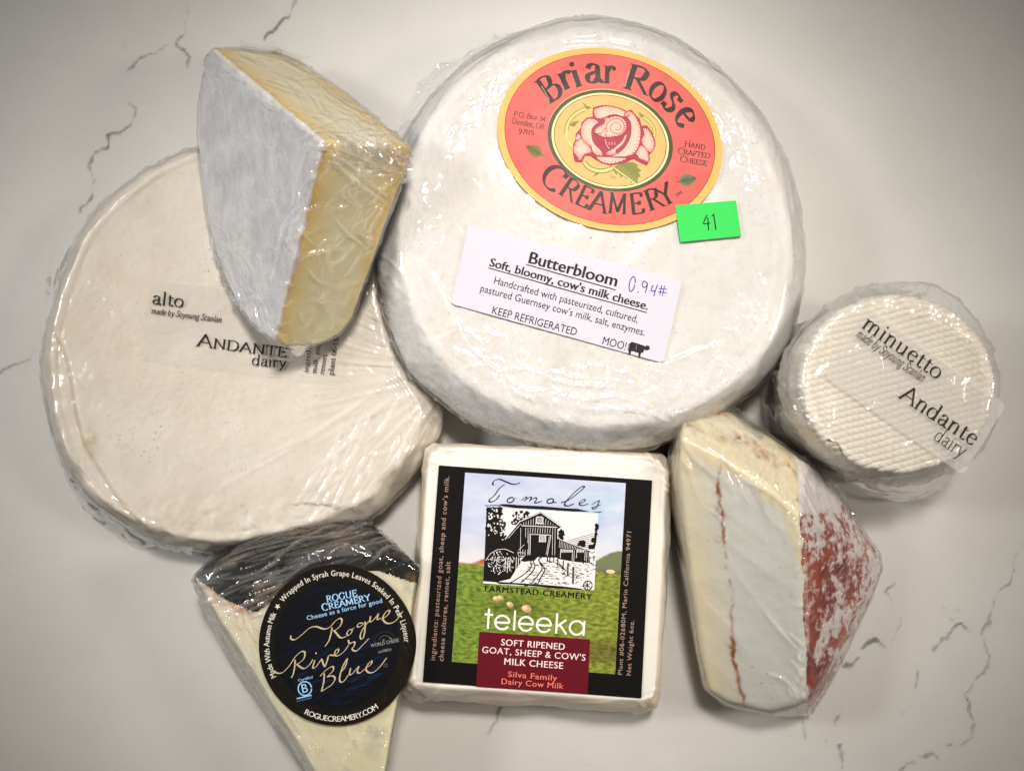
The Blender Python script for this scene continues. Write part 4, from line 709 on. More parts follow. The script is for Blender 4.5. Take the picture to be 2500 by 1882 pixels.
dv = (1 - side) * (0.00095 * cellv + 0.0002 * alt) + side * 0.0006 * fbm(v * 80, 3) - 0.0016 * dent * (1 - side) + 0.0002 * fbm(v * 60, 2)
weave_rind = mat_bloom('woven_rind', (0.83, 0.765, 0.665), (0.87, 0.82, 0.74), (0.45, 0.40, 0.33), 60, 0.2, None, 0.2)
mesh('rind', v + n * dv[:, None], f, weave_rind, mini, {'stain_shade': np.clip((1 - side) * (0.55 * gap * (0.6 + 0.5 * perlin(v * 130)) + 0.5 * dent), 0, 1), 'bare': np.zeros(len(v))})  # groove and dent shade put into the rind colour
MW = [(2210, 688), (2300, 705), (2370, 762), (2420, 850), (2440, 950), (2420, 1060), (2350, 1140), (2210, 1184), (2110, 1166), (2015, 1115), (1950, 1050), (1906, 975), (1904, 900), (1925, 845), (1968, 790), (2055, 722), (2130, 697)]
MW = np.array(MW) - (2187, 938); MW = MW * 0.982 + (2187, 938)
wrim = outline(MW, 4.3); wl = [shrink(rim, 5, 5.1), shrink(rim, 0.5, 5.05), wrim, shrink(rim, -2.0, 3.6), shrink(rim, -2.5, 1.0), shrink(rim, -2, 0.06)]
v, f, tp = loft(wl, 520, 90, 14); n = vnorm(v, f); th = np.arctan2(v[:, 1] - mid.mean(0)[1], v[:, 0] - mid.mean(0)[0]); side = sstep(0.3, 1.2, tp); p = PX(v)
pl = ridged(np.stack([np.cos(th) * 3.2, np.sin(th) * 3.2, v[:, 2] * 45], 1), 2) - 0.5; ul = inpoly(p, [(2200, 700), (2420, 830), (2420, 870), (2290, 790), (2170, 750)])
wv = v + n * (0.0010 + side * 0.0008 * pl + 0.0008 * ul * (ridged(v * 110, 2) - 0.4) + creases(v, p, strands(RS, MW, 26, 30, 60, 30, 120), 6, 0.0004) + side * creases(v, p, strands(RS, [(1880, 850), (1930, 1000), (2060, 1160), (2210, 1200), (2200, 1170), (2020, 1100), (1920, 920)], 40, 55, 30, 20, 90), 6, 0.0008))[:, None]; wv[:, 2] = np.maximum(wv[:, 2], 0.0003)
film_clear = film_mat('cling_film_clear', 0, (1, 1, 1), 0.45, 85, 0.008, 0.06, 0.06)
mesh('plastic_wrap', wv, f, film_clear, mini, {'haze': np.clip(side * (0.11 + 0.16 * pl), 0.0, 0.3) * (tp < 3.2) + 0.04 * (tp >= 3.2)})
sheet('wrap_fold', [(2060, 1150, 3.2), (2130, 1172, 3.2), (2210, 1185, 3.4), (2330, 1150, 3.6)], [(2070, 1185, .5), (2140, 1215, .3), (2215, 1226, .3), (2300, 1190, 1.2)], 120, 26, 0.0014, 71, film_loose, mini, 0.10, 90)
sheet('wrap_fold', [(1905, 905, 4.0), (1908, 960, 4.0), (1920, 1000, 4.0)], [(1884, 905, 2.9), (1894, 945, 2.9), (1905, 1010, 3.0)], 50, 16, 0.0012, 72, film_loose, mini, 0.28, 150)
TOPM = Plane((2100, 850, 5.15), (2300, 850, 5.15), (2200, 1000, 5.15), 0.00010)
# ------------------------------------------------------------------ printing on the big wheel
INK = mat_ink(); GLOSS = mat_gloss_ink(); BLK = lin((28, 22, 18)); z2 = ZF(1150, 80, .32438); zr = ZF(1300, 220, .17179); rs = np.random.RandomState(3)
OC, OA, OB, OR = z2([(1042, 812)])[0], 858 * .32438, 672 * .32438, 16.1
oval = lambda k, n=160: ell(OC[0], OC[1], OA * k, OB * k, n, OR)
gold = mat_label('gold_paper', lin((230, 170, 80)), 0.35, 0.0, 0.35, 70, 0.2, 0.15); OFF = 0.0013
lab = disc('oval_label', oval(1.0), TOPB, gold, big, OFF, 0.0008, 30)
def sub(ink, name, surf, parent, off): return ink.build(name, surf, INK, parent, off + 0.00006)
def under(o, par): o.parent = par; o.matrix_parent_inverse.identity(); return o
def build_on(ink, name, surf, lab, off, mat=None):
    o = ink.build(name, surf, mat or INK, lab.parent, off + 0.00005, 0.000014); o.parent = lab; return o
I = Ink(); PINK = lin((208, 92, 86)); BRN = lin((150, 62, 22)); GRN = lin((62, 70, 34)); CRM = lin((240, 222, 160)); PEACH = lin((234, 172, 102))
I.ring(oval(.935), oval(.928), BRN, 1); I.ring(oval(.929), oval(.74), PINK, 1); I.ring(oval(.741), oval(.553), PINK, 1)
ic = ell(*z2([(1045, 822)])[0], OA * .556, OB * .556, 120, OR); cc = ic.mean(0); R = lambda k: cc + (ic - cc) * k
I.ring(R(1.0), R(.935), GRN, 2); I.ring(R(.936), R(.90), CRM, 2); I.ring(R(.901), R(.888), GRN, 2); I.ring(R(.889), R(.5), PEACH, 2); I.ring(R(.502), R(.02), PEACH, 2)
build_on(I, 'printed_ring', TOPB, lab, OFF, GLOSS)
def leaf(I, c, L, W, ang, col, vein, lay):
    t = np.linspace(0, 1, 19); h = np.sin(np.pi * t ** 0.8) * W * (1 + 0.22 * np.where(np.arange(19) % 2, 1, -1)); a = math.radians(ang)
    P = np.concatenate([np.stack([t * L, h], 1), np.stack([t[::-1] * L, -h[::-1]], 1)[1:-1]]); rot = lambda q: np.array(c) + np.stack([q[:, 0] * math.cos(a) - q[:, 1] * math.sin(a), q[:, 0] * math.sin(a) + q[:, 1] * math.cos(a)], 1)
    I.poly(rot(P), col, lay); I.line(rot(np.array([[-L * .15, 0], [L * .5, 0], [L, 0]])), W * .09, vein, lay + 1)
    for k in np.linspace(.18, .8, 6):
        for s in (-1, 1): I.line(rot(np.array([[k * L, 0], [k * L + W * .45, s * W * .62 * np.sin(np.pi * k ** .8)]])), W * .08, vein, lay + 1)
I = Ink(); OLV = lin((118, 122, 38)); PALE = lin((224, 212, 128)); RED = lin((158, 24, 54)); PET = lin((238, 182, 164))
for S, wd in (([(860, 270), (720, 300), (600, 370), (520, 460), (482, 580), (490, 700), (570, 840)], 62), ([(1500, 350), (1580, 410), (1660, 480), (1720, 570), (1728, 690)], 52), ([(730, 1040), (790, 1110), (880, 1155), (1000, 1165), (1140, 1125)], 74)):
    c = zr(cr(S, 14)); I.line(c, wd * .172, OLV, 3); I.line(c, wd * .10, PALE, 4)
    d = np.gradient(c, axis=0); d /= np.hypot(*d.T)[:, None]; nn = np.stack([-d[:, 1], d[:, 0]], 1)
    for q, m in zip(c[1::3], nn[1::3]): I.line(np.array([q - m * wd * .05, q + m * wd * .07]), 1.0, OLV, 5)
for t in ([(705, 188), (765, 240), (850, 275), (760, 300)], [(668, 450), (570, 470), (520, 520), (590, 545)], [(1490, 310), (1520, 350), (1590, 400), (1520, 400)], [(850, 1250), (900, 1190), (960, 1180), (930, 1215)]): I.poly(zr(t), OLV, 4)
L = zr([(1130, 1130), (1200, 1080), (1300, 1045), (1420, 1040), (1500, 1085), (1480, 1110), (1545, 1160), (1505, 1190), (1535, 1245), (1495, 1260), (1478, 1370), (1420, 1310), (1405, 1340), (1360, 1270), (1335, 1290), (1290, 1240), (1245, 1265), (1220, 1190), (1185, 1225)])
I.poly(L, OLV, 4); c0 = zr([(1150, 1120)])[0]; c1_ = zr([(1475, 1355)])[0]; I.line(np.array([c0, c1_]), 2.2, PALE, 5)
for k in np.linspace(.12, .85, 8):
    q = c0 + (c1_ - c0) * k
    for dx, dy in ((70, -60), (-8, 88)): I.line(np.array([q, q + np.array([dx, dy]) * .172 * (1.1 - k * .6)]), 3.0, PALE, 5, taper=True)
I.poly(zr([(860, 270), (930, 245), (1030, 232), (1150, 250), (1270, 285), (1330, 320), (1400, 298), (1450, 360), (1520, 430), (1545, 525), (1620, 520), (1690, 610), (1740, 740), (1745, 800), (1700, 900), (1650, 940), (1665, 1010), (1620, 1095), (1540, 1060), (1430, 1000), (1330, 1045), (1250, 1068), (1100, 1092), (980, 1060), (890, 1010), (820, 960), (745, 955), (700, 1050), (600, 1040), (570, 930), (568, 800), (610, 720), (610, 640), (680, 560), (695, 480), (770, 410), (850, 400), (848, 330)]), RED, 6)
petals = [[(872, 292), (1030, 248), (1180, 268), (1310, 318), (1385, 385), (1300, 405), (1200, 375), (1100, 378), (1000, 425), (900, 425), (862, 360)],
          [(1300, 330), (1395, 315), (1475, 400), (1530, 540), (1535, 680), (1495, 850), (1400, 955), (1280, 1030), (1100, 1078), (960, 1045), (890, 975), (1000, 970), (1150, 955), (1265, 880), (1355, 765), (1400, 620), (1395, 480), (1345, 395)],
          [(700, 500), (770, 425), (860, 420), (935, 470), (870, 525), (835, 600), (845, 720), (885, 800), (965, 880), (1005, 950), (930, 962), (850, 905), (815, 825), (740, 765), (690, 685), (678, 580)],
          [(600, 760), (690, 700), (745, 765), (812, 825), (835, 905), (740, 935), (690, 1015), (640, 1012), (620, 960), (580, 900), (580, 800)], [(1560, 560), (1640, 575), (1700, 680), (1732, 780), (1690, 905), (1640, 905), (1560, 795), (1535, 740), (1575, 650)],
          [(1540, 800), (1620, 865), (1645, 950), (1645, 1045), (1560, 1012), (1440, 962), (1480, 880)], [(1040, 430), (1200, 388), (1315, 450), (1335, 560), (1265, 655), (1120, 690), (1000, 690), (875, 625), (900, 555), (1000, 500)],
          [(1030, 920), (1130, 860), (1270, 740), (1310, 650), (1350, 640), (1290, 780), (1180, 880), (1190, 930), (1100, 950)], [(640, 640), (690, 690), (640, 740), (605, 730)]]
for pt in petals:
    P = zr(cr(pt, 6, True)); P = P.mean(0) + (P - P.mean(0)) * .965; I.poly(P, PET, 8); I.line(np.vstack([P, P[:1]]), .9, RED, 9); c = P.mean(0)
    for q in P[::2]:
        dv = c - q; dist = np.hypot(*dv); Lh = min(11, dist * .62) * (0.55 + 0.6 * rs.rand()); dv = dv / dist; e = q + dv * Lh
        I.poly([q + np.array([-dv[1], dv[0]]) * 1.0, q - np.array([-dv[1], dv[0]]) * 1.0, e], RED, 10)
for S in ([(1060, 620), (1050, 520), (1120, 440), (1220, 430), (1290, 500), (1290, 590), (1220, 640), (1140, 620), (1100, 560), (1140, 500), (1210, 490), (1250, 540), (1220, 590), (1170, 580)], [(870, 630), (960, 640), (1030, 560), (1030, 650), (1060, 690)], [(875, 620), (960, 685), (1080, 705), (1200, 690), (1270, 650)]): I.curve(zr(S), 1.5, RED, 11)
I.poly(zr([(890, 660), (1000, 700), (1120, 705), (1240, 680), (1180, 790), (1080, 870), (1000, 800), (930, 730)]), RED, 11); I.curve(zr([(1030, 720), (1050, 800), (1090, 860)]), 1.4, PET, 12)
for x in (1080, 1120, 1160): I.curve(zr([(x, 760), (x + 8, 800)]), 1.2, PET, 12)
leaf(I, z2([(535, 930)])[0], 45, 15, 188 + 22, lin((120, 108, 52)), lin((70, 62, 26)), 3); leaf(I, z2([(1560, 1130)])[0], 44, 15, -12, lin((104, 118, 84)), lin((44, 56, 38)), 3)
build_on(I, 'rose_emblem', TOPB, lab, OFF, GLOSS)
I = Ink(); DK = lin((44, 24, 14))
for ch, p0, p1, h in (('B', (585, 548), (705, 462), 195), ('r', (690, 447), (790, 402), 192), ('i', (778, 425), (846, 402), 192), ('a', (856, 388), (992, 380), 205), ('r', (988, 388), (1082, 392), 192), ('R', (1134, 420), (1325, 482), 185), ('o', (1312, 475), (1425, 545), 205), ('s', (1420, 548), (1508, 622), 215), ('e', (1508, 632), (1588, 742), 215),
                      ('C', (500, 1118), (640, 1222), 178), ('R', (648, 1212), (765, 1290), 152), ('E', (770, 1285), (868, 1332), 152), ('A', (878, 1336), (1012, 1368), 152), ('M', (1024, 1362), (1170, 1374), 152), ('E', (1195, 1374), (1305, 1362), 152), ('R', (1335, 1350), (1460, 1308), 152), ('Y', (1440, 1322), (1548, 1262), 152)):
    text(I, ch, z2([p0])[0], z2([p1])[0], h * .32438, DK, 4, 'serif', 13.5, thin=.30)
for a, b in (((530, 412), (588, 515)), ((1186, 300), (1158, 415))): I.line(z2([a, b]), 1.4, lin((190, 170, 130)), 6)
for tx, p0, p1, h in (('P.O. Box 34', (318, 640), (560, 678), 40), ('Dundee, OR', (303, 692), (550, 740), 42), ('97115', (355, 766), (472, 782), 42)): text(I, tx, z2([p0])[0], z2([p1])[0], h * .324, lin((95, 18, 14)), 4, 'serif', 11, thin=.45)
for tx, p0, p1 in (('Hand', (1598, 866), (1757, 892)), ('Crafted', (1550, 918), (1792, 956)), ('Cheese', (1565, 978), (1770, 1012))): small_caps(I, tx, z2([p0])[0], z2([p1])[0], 45 * .324, lin((60, 20, 14)), 4, .82, 11, thin=.45)
text(I, 'TM', z2([(1545, 1250)])[0], z2([(1588, 1218)])[0], 9, DK, 4, bold=1); text(I, 'TM', zr([(1095, 1275)])[0], zr([(1172, 1285)])[0], 7.5, BRN, 4, bold=1)
build_on(I, 'lettering', TOPB, lab, OFF, GLOSS)

z3 = ZF(1050, 520, 700 / 2212.)
white_paper = mat_label('white_label_paper', lin((200, 198, 212)), 0.55, 0.05, 0.12, 30)
OFP = 0.0012
lab = label_sheet('paper_label', quad_rows(*z3([(300, 85), (1940, 530), (1795, 1160), (165, 705)]), 26, 60, 9.0), TOPB, white_paper, big, OFP, 0.0007)
I = Ink(); K = lin((38, 36, 38))
for tx, p0, p1, h, b in (('Butterbloom', (748, 388), (1438, 574), 92, 3.2), ("Soft, bloomy, cow's milk cheese.", (453, 414), (1676, 754), 66, 3.4), ('Handcrafted with pasteurized, cultured,', (485, 548), (1597, 851), 57, .3), ("pastured Guernsey cow's milk, salt, enzymes.", (382, 608), (1652, 952), 57, .3), ('KEEP REFRIGERATED', (470, 779), (1127, 951), 60, .4), ('MOO!', (1320, 1013), (1508, 1062), 62, .4)):
    text(I, tx, z3([p0])[0], z3([p1])[0], h * .31646, K, 2, bold=b)
I.line(z3([(742, 403), (1430, 598)]), 2.4, K, 2); I.line(z3([(449, 429), (1669, 773)]), 2.4, K, 2)
build_on(I, 'lettering', TOPB, lab, OFP)
I = Ink(); I.poly(z3([(1530, 1050), (1536, 1012), (1552, 996), (1600, 1010), (1648, 1026), (1652, 1050), (1640, 1080), (1615, 1086), (1560, 1068), (1540, 1072)]), K, 2); I.poly(z3([(1640, 1030), (1664, 1030), (1668, 1020), (1678, 1028), (1690, 1026), (1688, 1036), (1694, 1050), (1678, 1062), (1655, 1062)]), K, 3); I.poly(z3([(1528, 1050), (1548, 1060), (1545, 1094), (1530, 1090)]), K, 3); I.poly(z3([(1604, 1075), (1624, 1080), (1618, 1114), (1606, 1111)]), K, 4); I.line(z3([(1534, 1010), (1525, 1040), (1524, 1066)]), 1.2, K, 4)
I.line(z3([(1590, 1020), (1586, 1060)]), 1.0, lin((150, 150, 150)), 4); build_on(I, 'cow_emblem', TOPB, lab, OFP)
I = Ink(); B = lin((58, 52, 140))
I.line(z3(ell(1556, 553, 21, 58, 30, 12)), 2.3, B, 2); I.dot(*z3([(1601, 616)])[0], 1.7, B)
I.curve(z3([(1672, 548), (1650, 532), (1634, 556), (1646, 580), (1668, 568), (1674, 545), (1668, 585), (1655, 622)]), 2.3, B, 2); I.curve(z3([(1716, 562), (1702, 604), (1738, 606)]), 2.3, B, 3); I.curve(z3([(1752, 560), (1736, 600), (1722, 646)]), 2.3, B, 3)
for a, b in (((1784, 562), (1768, 640)), ((1806, 566), (1786, 648)), ((1762, 588), (1826, 594)), ((1756, 612), (1820, 622))): I.line(z3([a, b]), 1.8, B, 4)
build_on(I, 'handwriting', TOPB, lab, OFP)
green = mat_label('fluorescent_paper', (0.004, 0.60, 0.065), 0.6, 0.0, 0.06, 20)
OFG = 0.0017
lab = label_sheet('price_sticker', quad_rows(*z2([(1532, 1308), (1988, 1272), (2027, 1537), (1570, 1582)]), 16, 24, 1.2), TOPB, green, big, OFG, 0.0008)
I = Ink(); I.curve(z2([(1772, 1378), (1752, 1420), (1748, 1446), (1796, 1440)]), 2.6, BLK, 2); I.line(z2([(1776, 1400), (1782, 1496)]), 2.6, BLK, 3); I.line(z2([(1806, 1392), (1822, 1372)]), 2.3, BLK, 3); I.line(z2([(1820, 1370), (1836, 1492)]), 2.6, BLK, 4)
build_on(I, 'lettering', TOPB, lab, OFG)

# ------------------------------------------------------------------ printing on the clear strips
clear = mat_clear_label('clear_label', 0.07); zA = ZF(350, 680, 510 / 2212.); OFA = 0.0010
lab = label_sheet('clear_label', quad_rows((368, 684), (890, 748), (838, 943), (344, 882), 20, 40, 12), TOPA, clear, low, OFA, 0.0003)
I = Ink(); K = lin((44, 38, 34))
text(I, 'alto', zA([(98, 270)])[0], zA([(436, 308)])[0], 132 * .2306, K, 2, 'serif', 10, thin=.42)
text(I, 'made by Soyoung Scanlan', zA([(88, 372)])[0], zA([(834, 468)])[0], 62 * .2306, K, 2, 'serif', 11, shear=.22, thin=.6, serif=2.5)
small_caps(I, 'Andante', zA([(572, 716)])[0], zA([(1522, 838)])[0], 132 * .2306, K, 2, .78, 10, thin=.42)
text(I, 'dairy', zA([(1150, 914)])[0], zA([(1518, 950)])[0], 110 * .2306, K, 2, 'serif', 10, thin=.42)
for tx, p0, p1, h in (('ingredient', (1752, 998), (1796, 620), 52), ('milk, ent', (1835, 1008), (1884, 700), 52), ('rennet', (1916, 1018), (1952, 808), 52), ('plant 06-132', (2015, 1028), (2072, 605), 56)): text(I, tx, zA([p0])[0], zA([p1])[0], h * .2306, K, 2, 'serif', 11, thin=.5)
build_on(I, 'lettering', TOPA, lab, OFA)
zM = ZF(1850, 650, 650 / 1804.); OFM = 0.0009; strip = mat_clear_label('frosted_label', 0.28)
lab = label_sheet('clear_label', quad_rows(*zM([(742, 268), (1676, 935), (1385, 1418), (440, 742)]), 30, 60, 14), TOPM, strip, mini, OFM, 0.0002)
I = Ink(); K = lin((52, 44, 36))
text(I, 'minuetto', zM([(692, 412)])[0], zM([(1212, 772)])[0], 108 * .3603, K, 2, 'serif', 9.5, thin=.4)
text(I, 'made by Soyoung Scanlan', zM([(655, 474)])[0], zM([(1108, 788)])[0], 62 * .3603, K, 2, 'serif', 10, shear=.22, thin=.6, serif=2.5)
text(I, 'Andante', zM([(948, 890)])[0], zM([(1452, 1220)])[0], 110 * .3603, K, 2, 'serif', 9.5, thin=.4)
text(I, 'dairy', zM([(1178, 1168)])[0], zM([(1372, 1300)])[0], 98 * .3603, K, 2, 'serif', 6, thin=.6)
build_on(I, 'lettering', TOPM, lab, OFM)

# ------------------------------------------------------------------ square farm label
z5 = ZF(960, 1060, 700 / 1665.); zt = ZF(1050, 1140, 510 / 2212.); zl = ZF(1050, 1450, 510 / 2212.); OFS = 0.0006
lab = label_sheet('picture_label', quad_rows(*z5([(265, 180), (1503, 267), (1440, 1530), (172, 1435)]), 30, 30, 3), TOPS, mat_label('black_label', (0.007, 0.006, 0.006), 0.5, 0.0, 0.08, 30, 0.2, 0.05), block, OFS, 0.0004)
# the colour picture: sky over hills and a green field
I = Ink(); nr, nc = 190, 160; rows = quad_rows(*z5([(418, 222), (1350, 283), (1288, 1390), (340, 1318)]), nr, nc)
s, t = np.meshgrid(np.linspace(0, 1, nc), np.linspace(0, 1, nr)); q = np.stack([s.ravel(), t.ravel(), 0 * s.ravel()], 1); s, t = q[:, 0], q[:, 1]
mixc = lambda a, b, k: np.array(a)[None] * (1 - k[:, None]) + np.array(b)[None] * k[:, None]
cl = np.clip(0.5 + fbm(q * np.array([3, 9, 1]), 4) * 0.6 + 0.25 * (s - .3), 0, 1); sky = mixc(np.array(lin((168, 178, 212))), np.array(lin((205, 210, 222))), cl); sky = sky * (1 - sstep(.25, .5, t)[:, None]) + mixc(np.array(lin((205, 205, 210))), np.array(lin((222, 216, 214))), cl) * sstep(.25, .5, t)[:, None]
blu = np.exp(-((s - .86) / .16) ** 2 - ((t - .14) / .10) ** 2) * np.clip(.5 + fbm(q * np.array([6, 14, 1]), 3), 0, 1); sky = sky * (1 - .5 * blu[:, None]) + np.array(lin((120, 178, 205))) * .5 * blu[:, None]
g = np.clip(0.5 + fbm(q * np.array([26, 74, 1]), 3) * 0.65, 0, 1); gr = mixc(np.array(lin((60, 90, 30))), np.array(lin((138, 158, 62))), g); gr = gr * (1 - .35 * s[:, None]) + np.array(lin((150, 140, 50))) * (.35 * s[:, None]) * (0.5 + g[:, None])
dk = np.exp(-((s - .35 - .3 * (t - .66)) / .16) ** 2 - ((t - .69) / .05) ** 2); gr = gr * (1 - .45 * dk[:, None]); sh = sstep(.62, .9, s) * sstep(.80, .86, t) * sstep(.97, .92, t); gr = mixc([1, 1, 1], np.array(lin((110, 84, 44))) / .2, 0 * s) * gr * (1 - .6 * sh[:, None]) + np.array(lin((90, 76, 42))) * .6 * sh[:, None] * (.4 + g[:, None])
edge = .485 + .012 * fbm(q * np.array([9, 0, 1]) + 4, 3) - .02 * np.sin(s * 3); red = mixc(np.array(lin((150, 88, 66))), np.array(lin((196, 140, 100))), np.clip(.5 + fbm(q * np.array([10, 30, 1]), 3), 0, 1)); grhill = mixc(np.array(lin((110, 118, 86))), np.array(lin((92, 80, 74))), sstep(.44, .50, t))
top_l = .475 - .055 * sstep(.05, .25, s) ; top_r = .455 - .10 * sstep(.72, 1.0, s)
C = sky; ml = (t > top_l) & (s < .5); C = np.where(ml[:, None], red, C); mr = (t > top_r) & (s > .5); C = np.where(mr[:, None], grhill, C); C = np.where((t > edge)[:, None], gr, C)
I.add(rows.reshape(-1, 2), gridfaces(nr, nc), C, 1)
for x, y, a in ((700, 45, 1), (745, 35, .9), (845, 105, 1), (1020, 150, 1.4)):
    c = zl([(x, y)])[0]; I.poly(ell(c[0], c[1], 8.5 * a, 6.5 * a, 16, 20), lin((196, 160, 120)), 3); I.poly(ell(c[0] - 3 * a, c[1] - 2, 5 * a, 4 * a, 14), lin((226, 196, 156)), 4)
    for dx in (-2, 3, 7): I.line(np.array([c + (dx * a, 3), c + (dx * a + .5, 11 * a)]), 1.5, lin((150, 120, 84)), 3)
c = zt([(1910, 1103)])[0]; I.poly(ell(c[0], c[1], 11, 5, 16, 5), lin((222, 196, 158)), 3)
build_on(I, 'printed_picture', TOPS, lab, OFS)
I = Ink(); W_ = lin((226, 222, 222)); K = lin((18, 14, 14)); blob = lambda x, y, r, col, lay, k=.3: I.poly(zt([(x + r * (1 + k * (rs.rand() - .5) * 2) * math.cos(a), y + r * (1 + k * (rs.rand() - .5) * 2) * math.sin(a)) for a in np.linspace(0, 6.28, 12)[:-1]]), col, lay)
P_ = lambda l, c=K, lay=8: I.poly(zt(l), c, lay)
Ln = lambda l, wd, c=W_, lay=12: I.line(zt(l), wd, c, lay)
P_([(612, 425), (1780, 492), (1737, 1300), (560, 1228)], W_, 5)
P_([(600, 424), (748, 428), (752, 500), (740, 600), (730, 700), (765, 720), (760, 775), (850, 735), (965, 740), (1010, 940), (950, 960), (960, 1010), (905, 1090), (850, 1180), (700, 1215), (562, 1205), (580, 900), (588, 700)])
for _ in range(75): blob(610 + rs.rand() * 180, 430 + rs.rand() * 320, 14 + rs.rand() * 16, K, 8)
for _ in range(40): blob(870 + rs.rand() * 180, 470 + rs.rand() * 150, 12 + rs.rand() * 14, K, 8) if True else 0
for _ in range(60): blob(612 + rs.rand() * 180, 440 + rs.rand() * 290, 5 + rs.rand() * 5, W_, 10, .5)
for _ in range(22): blob(880 + rs.rand() * 150, 480 + rs.rand() * 120, 4 + rs.rand() * 5, W_, 10, .5)
for _ in range(16): blob(1365 + rs.rand() * 45, 660 + rs.rand() * 90, 12 + rs.rand() * 10, K, 8)
P_([(800, 762), (945, 570), (1172, 468), (1398, 628), (1348, 655), (1345, 955), (1000, 948), (955, 800)], K, 11)
Ln([(795, 760), (948, 575), (1172, 478), (1392, 632)], 2.2); Ln([(830, 750), (958, 600)], 1.0)
P_([(1345, 765), (1360, 752), (1700, 884), (1680, 900), (1678, 1012), (1530, 1000), (1370, 972), (1335, 950)], K, 11); Ln([(1365, 760), (1690, 884)], 1.6)
for x in np.arange(965, 1345, 26):
    yt = 590 - (x - 950) * .42 if x < 1172 else 500 + (x - 1172) * .66
    Ln([(x, yt + 12), (x - 3, 612)], .9); Ln([(x - 5, 640), (x - 10, 700 if 1060 < x < 1290 else 930)], .9)
Ln([(968, 618), (1345, 634)], 2.0); P_([(1128, 522), (1195, 527), (1190, 592), (1122, 588)], W_, 13); P_([(1136, 532), (1186, 536), (1183, 584), (1132, 580)], K, 14); [Ln([(1140, y), (1182, y + 2)], 1.2, W_, 16) for y in (545, 558, 571)]; Ln([(1112, 592), (1210, 598)], 1.6, W_, 15)
P_([(1060, 706), (1280, 716), (1240, 940), (1045, 930)], K, 13); Ln([(1056, 925), (1064, 708), (1280, 718)], 1.8, W_, 15); Ln([(1040, 925), (1050, 700)], 1.0, W_, 15); Ln([(1278, 720), (1240, 935)], 1.4, W_, 15); Ln([(1262, 730), (1228, 925)], .9, W_, 15)
for x in range(1155, 1235, 16): P_([(x, 718), (x + 9, 719), (x + 7, 795), (x - 3, 790)], W_, 15)
for x in np.arange(1372, 1660, 17): Ln([(x, 775 + (x - 1372) * .39), (x - 6, 850 + (x - 1372) * .12)], .9, W_, 13)
for X0, X1 in ((1378, 1508), (1548, 1642)):
    Ln([(X0, 960), (X0 + 4, 868), (X1, 878), (X1 - 6, 985)], 1.4, W_, 14)
    for x in range(X0 + 8, X1 - 8, 16): P_([(x, 874), (x + 9, 875), (x + 6, 902), (x - 3, 900)], W_, 14)
Ln([(1525, 875), (1520, 1000)], 1.2, W_, 14); Ln([(1660, 890), (1655, 1000)], 1.2, W_, 14)
P_([(600, 980), (640, 915), (720, 870), (800, 868), (880, 905), (930, 960), (960, 1010), (900, 1080), (830, 1160), (600, 1150), (580, 1050)], K, 11); Ln([(590, 985), (640, 912), (720, 868), (800, 866), (885, 905)], 1.3, W_, 13)
for _ in range(150):
    a, r = rs.rand() * 6.28, rs.rand() ** .5; blob(755 + 150 * r * math.cos(a), 1010 + 125 * r * math.sin(a), 3 + rs.rand() * 4, W_, 13, .5)
for x in (800, 825, 850, 915, 938): Ln([(x, 945 + rs.rand() * 20), (x - 8, 1090 + rs.rand() * 60)], 1.6, W_, 14)
Ln([(930, 900), (1005, 905), (1000, 940), (935, 940), (930, 900)], 1.2, W_, 14); Ln([(935, 880), (985, 830), (1000, 820)], 1.1, W_, 14)
P_([(1000, 940), (1140, 945), (1110, 985), (1000, 1000), (955, 990)], K, 7)
for l, wd in (([(1120, 940), (1065, 1000), (1070, 1050), (1010, 1120), (880, 1205), (840, 1225)], 2.6), ([(1085, 980), (1110, 1050), (1060, 1130), (960, 1220)], 2.6), ([(1180, 950), (1150, 985), (1200, 1050), (1215, 1090), (1180, 1150), (1140, 1235)], 3.0), ([(1160, 1010), (1185, 1070), (1150, 1130), (1080, 1225)], 2.6)): I.curve(zt(l), wd, K, 9)
for x0, y0, y1, wd in ((1515, 1050, 1235, 4.0), (1460, 1010, 1150, 3.6), (1410, 985, 1085, 2.6), (1352, 960, 1040, 2.4), (1310, 920, 1000, 2.4), (1245, 930, 1000, 3.0), (1270, 940, 1010, 2.6), (1625, 960, 1020, 2), (1690, 940, 1010, 2), (1735, 930, 990, 2)): Ln([(x0, y0), (x0 - 4, y1)], wd, K, 14)
for l in ([(1330, 975), (1440, 1100), (1480, 1160)], [(1690, 900), (1720, 905), (1745, 890)], [(1690, 960), (1750, 950)], [(1230, 990), (1330, 1010), (1420, 1080)]): I.curve(zt(l), 1.6, K, 9)
for _ in range(190):
    y = 1000 + rs.rand() * 260; x = 880 + rs.rand() * 850; 
    if x < 960 + (1200 - y) * .4 or (x > 1620 and y > 1190): continue
    l = 12 + rs.rand() * 34; Ln([(x, y), (x + l * .5, y + 2 - rs.rand() * 5), (x + l, y + rs.rand() * 6 - 2)], 1.0 + rs.rand() * .9, K, 9)
for k in range(8): y = 775 + k * 14 - k * 2; I.curve(zt([(1450 + k * 22, y + 8), (1600, y - 38 + k * 6), (1755, y - 78 + k * 12)]), 1.1, K, 9)
P_([(1768, 590), (1740, 660), (1752, 720), (1725, 770), (1735, 800), (1690, 850), (1665, 868), (1740, 860), (1760, 790)], K, 9)
for _ in range(22): u = rs.rand(); blob(1758 - 75 * u ** 2 + rs.rand() * 14, 610 + 240 * u, 10 + rs.rand() * 12, K, 9)
for _ in range(9): blob(1560 + rs.rand() * 70, 790 + rs.rand() * 50, 12 + rs.rand() * 12, K, 9)
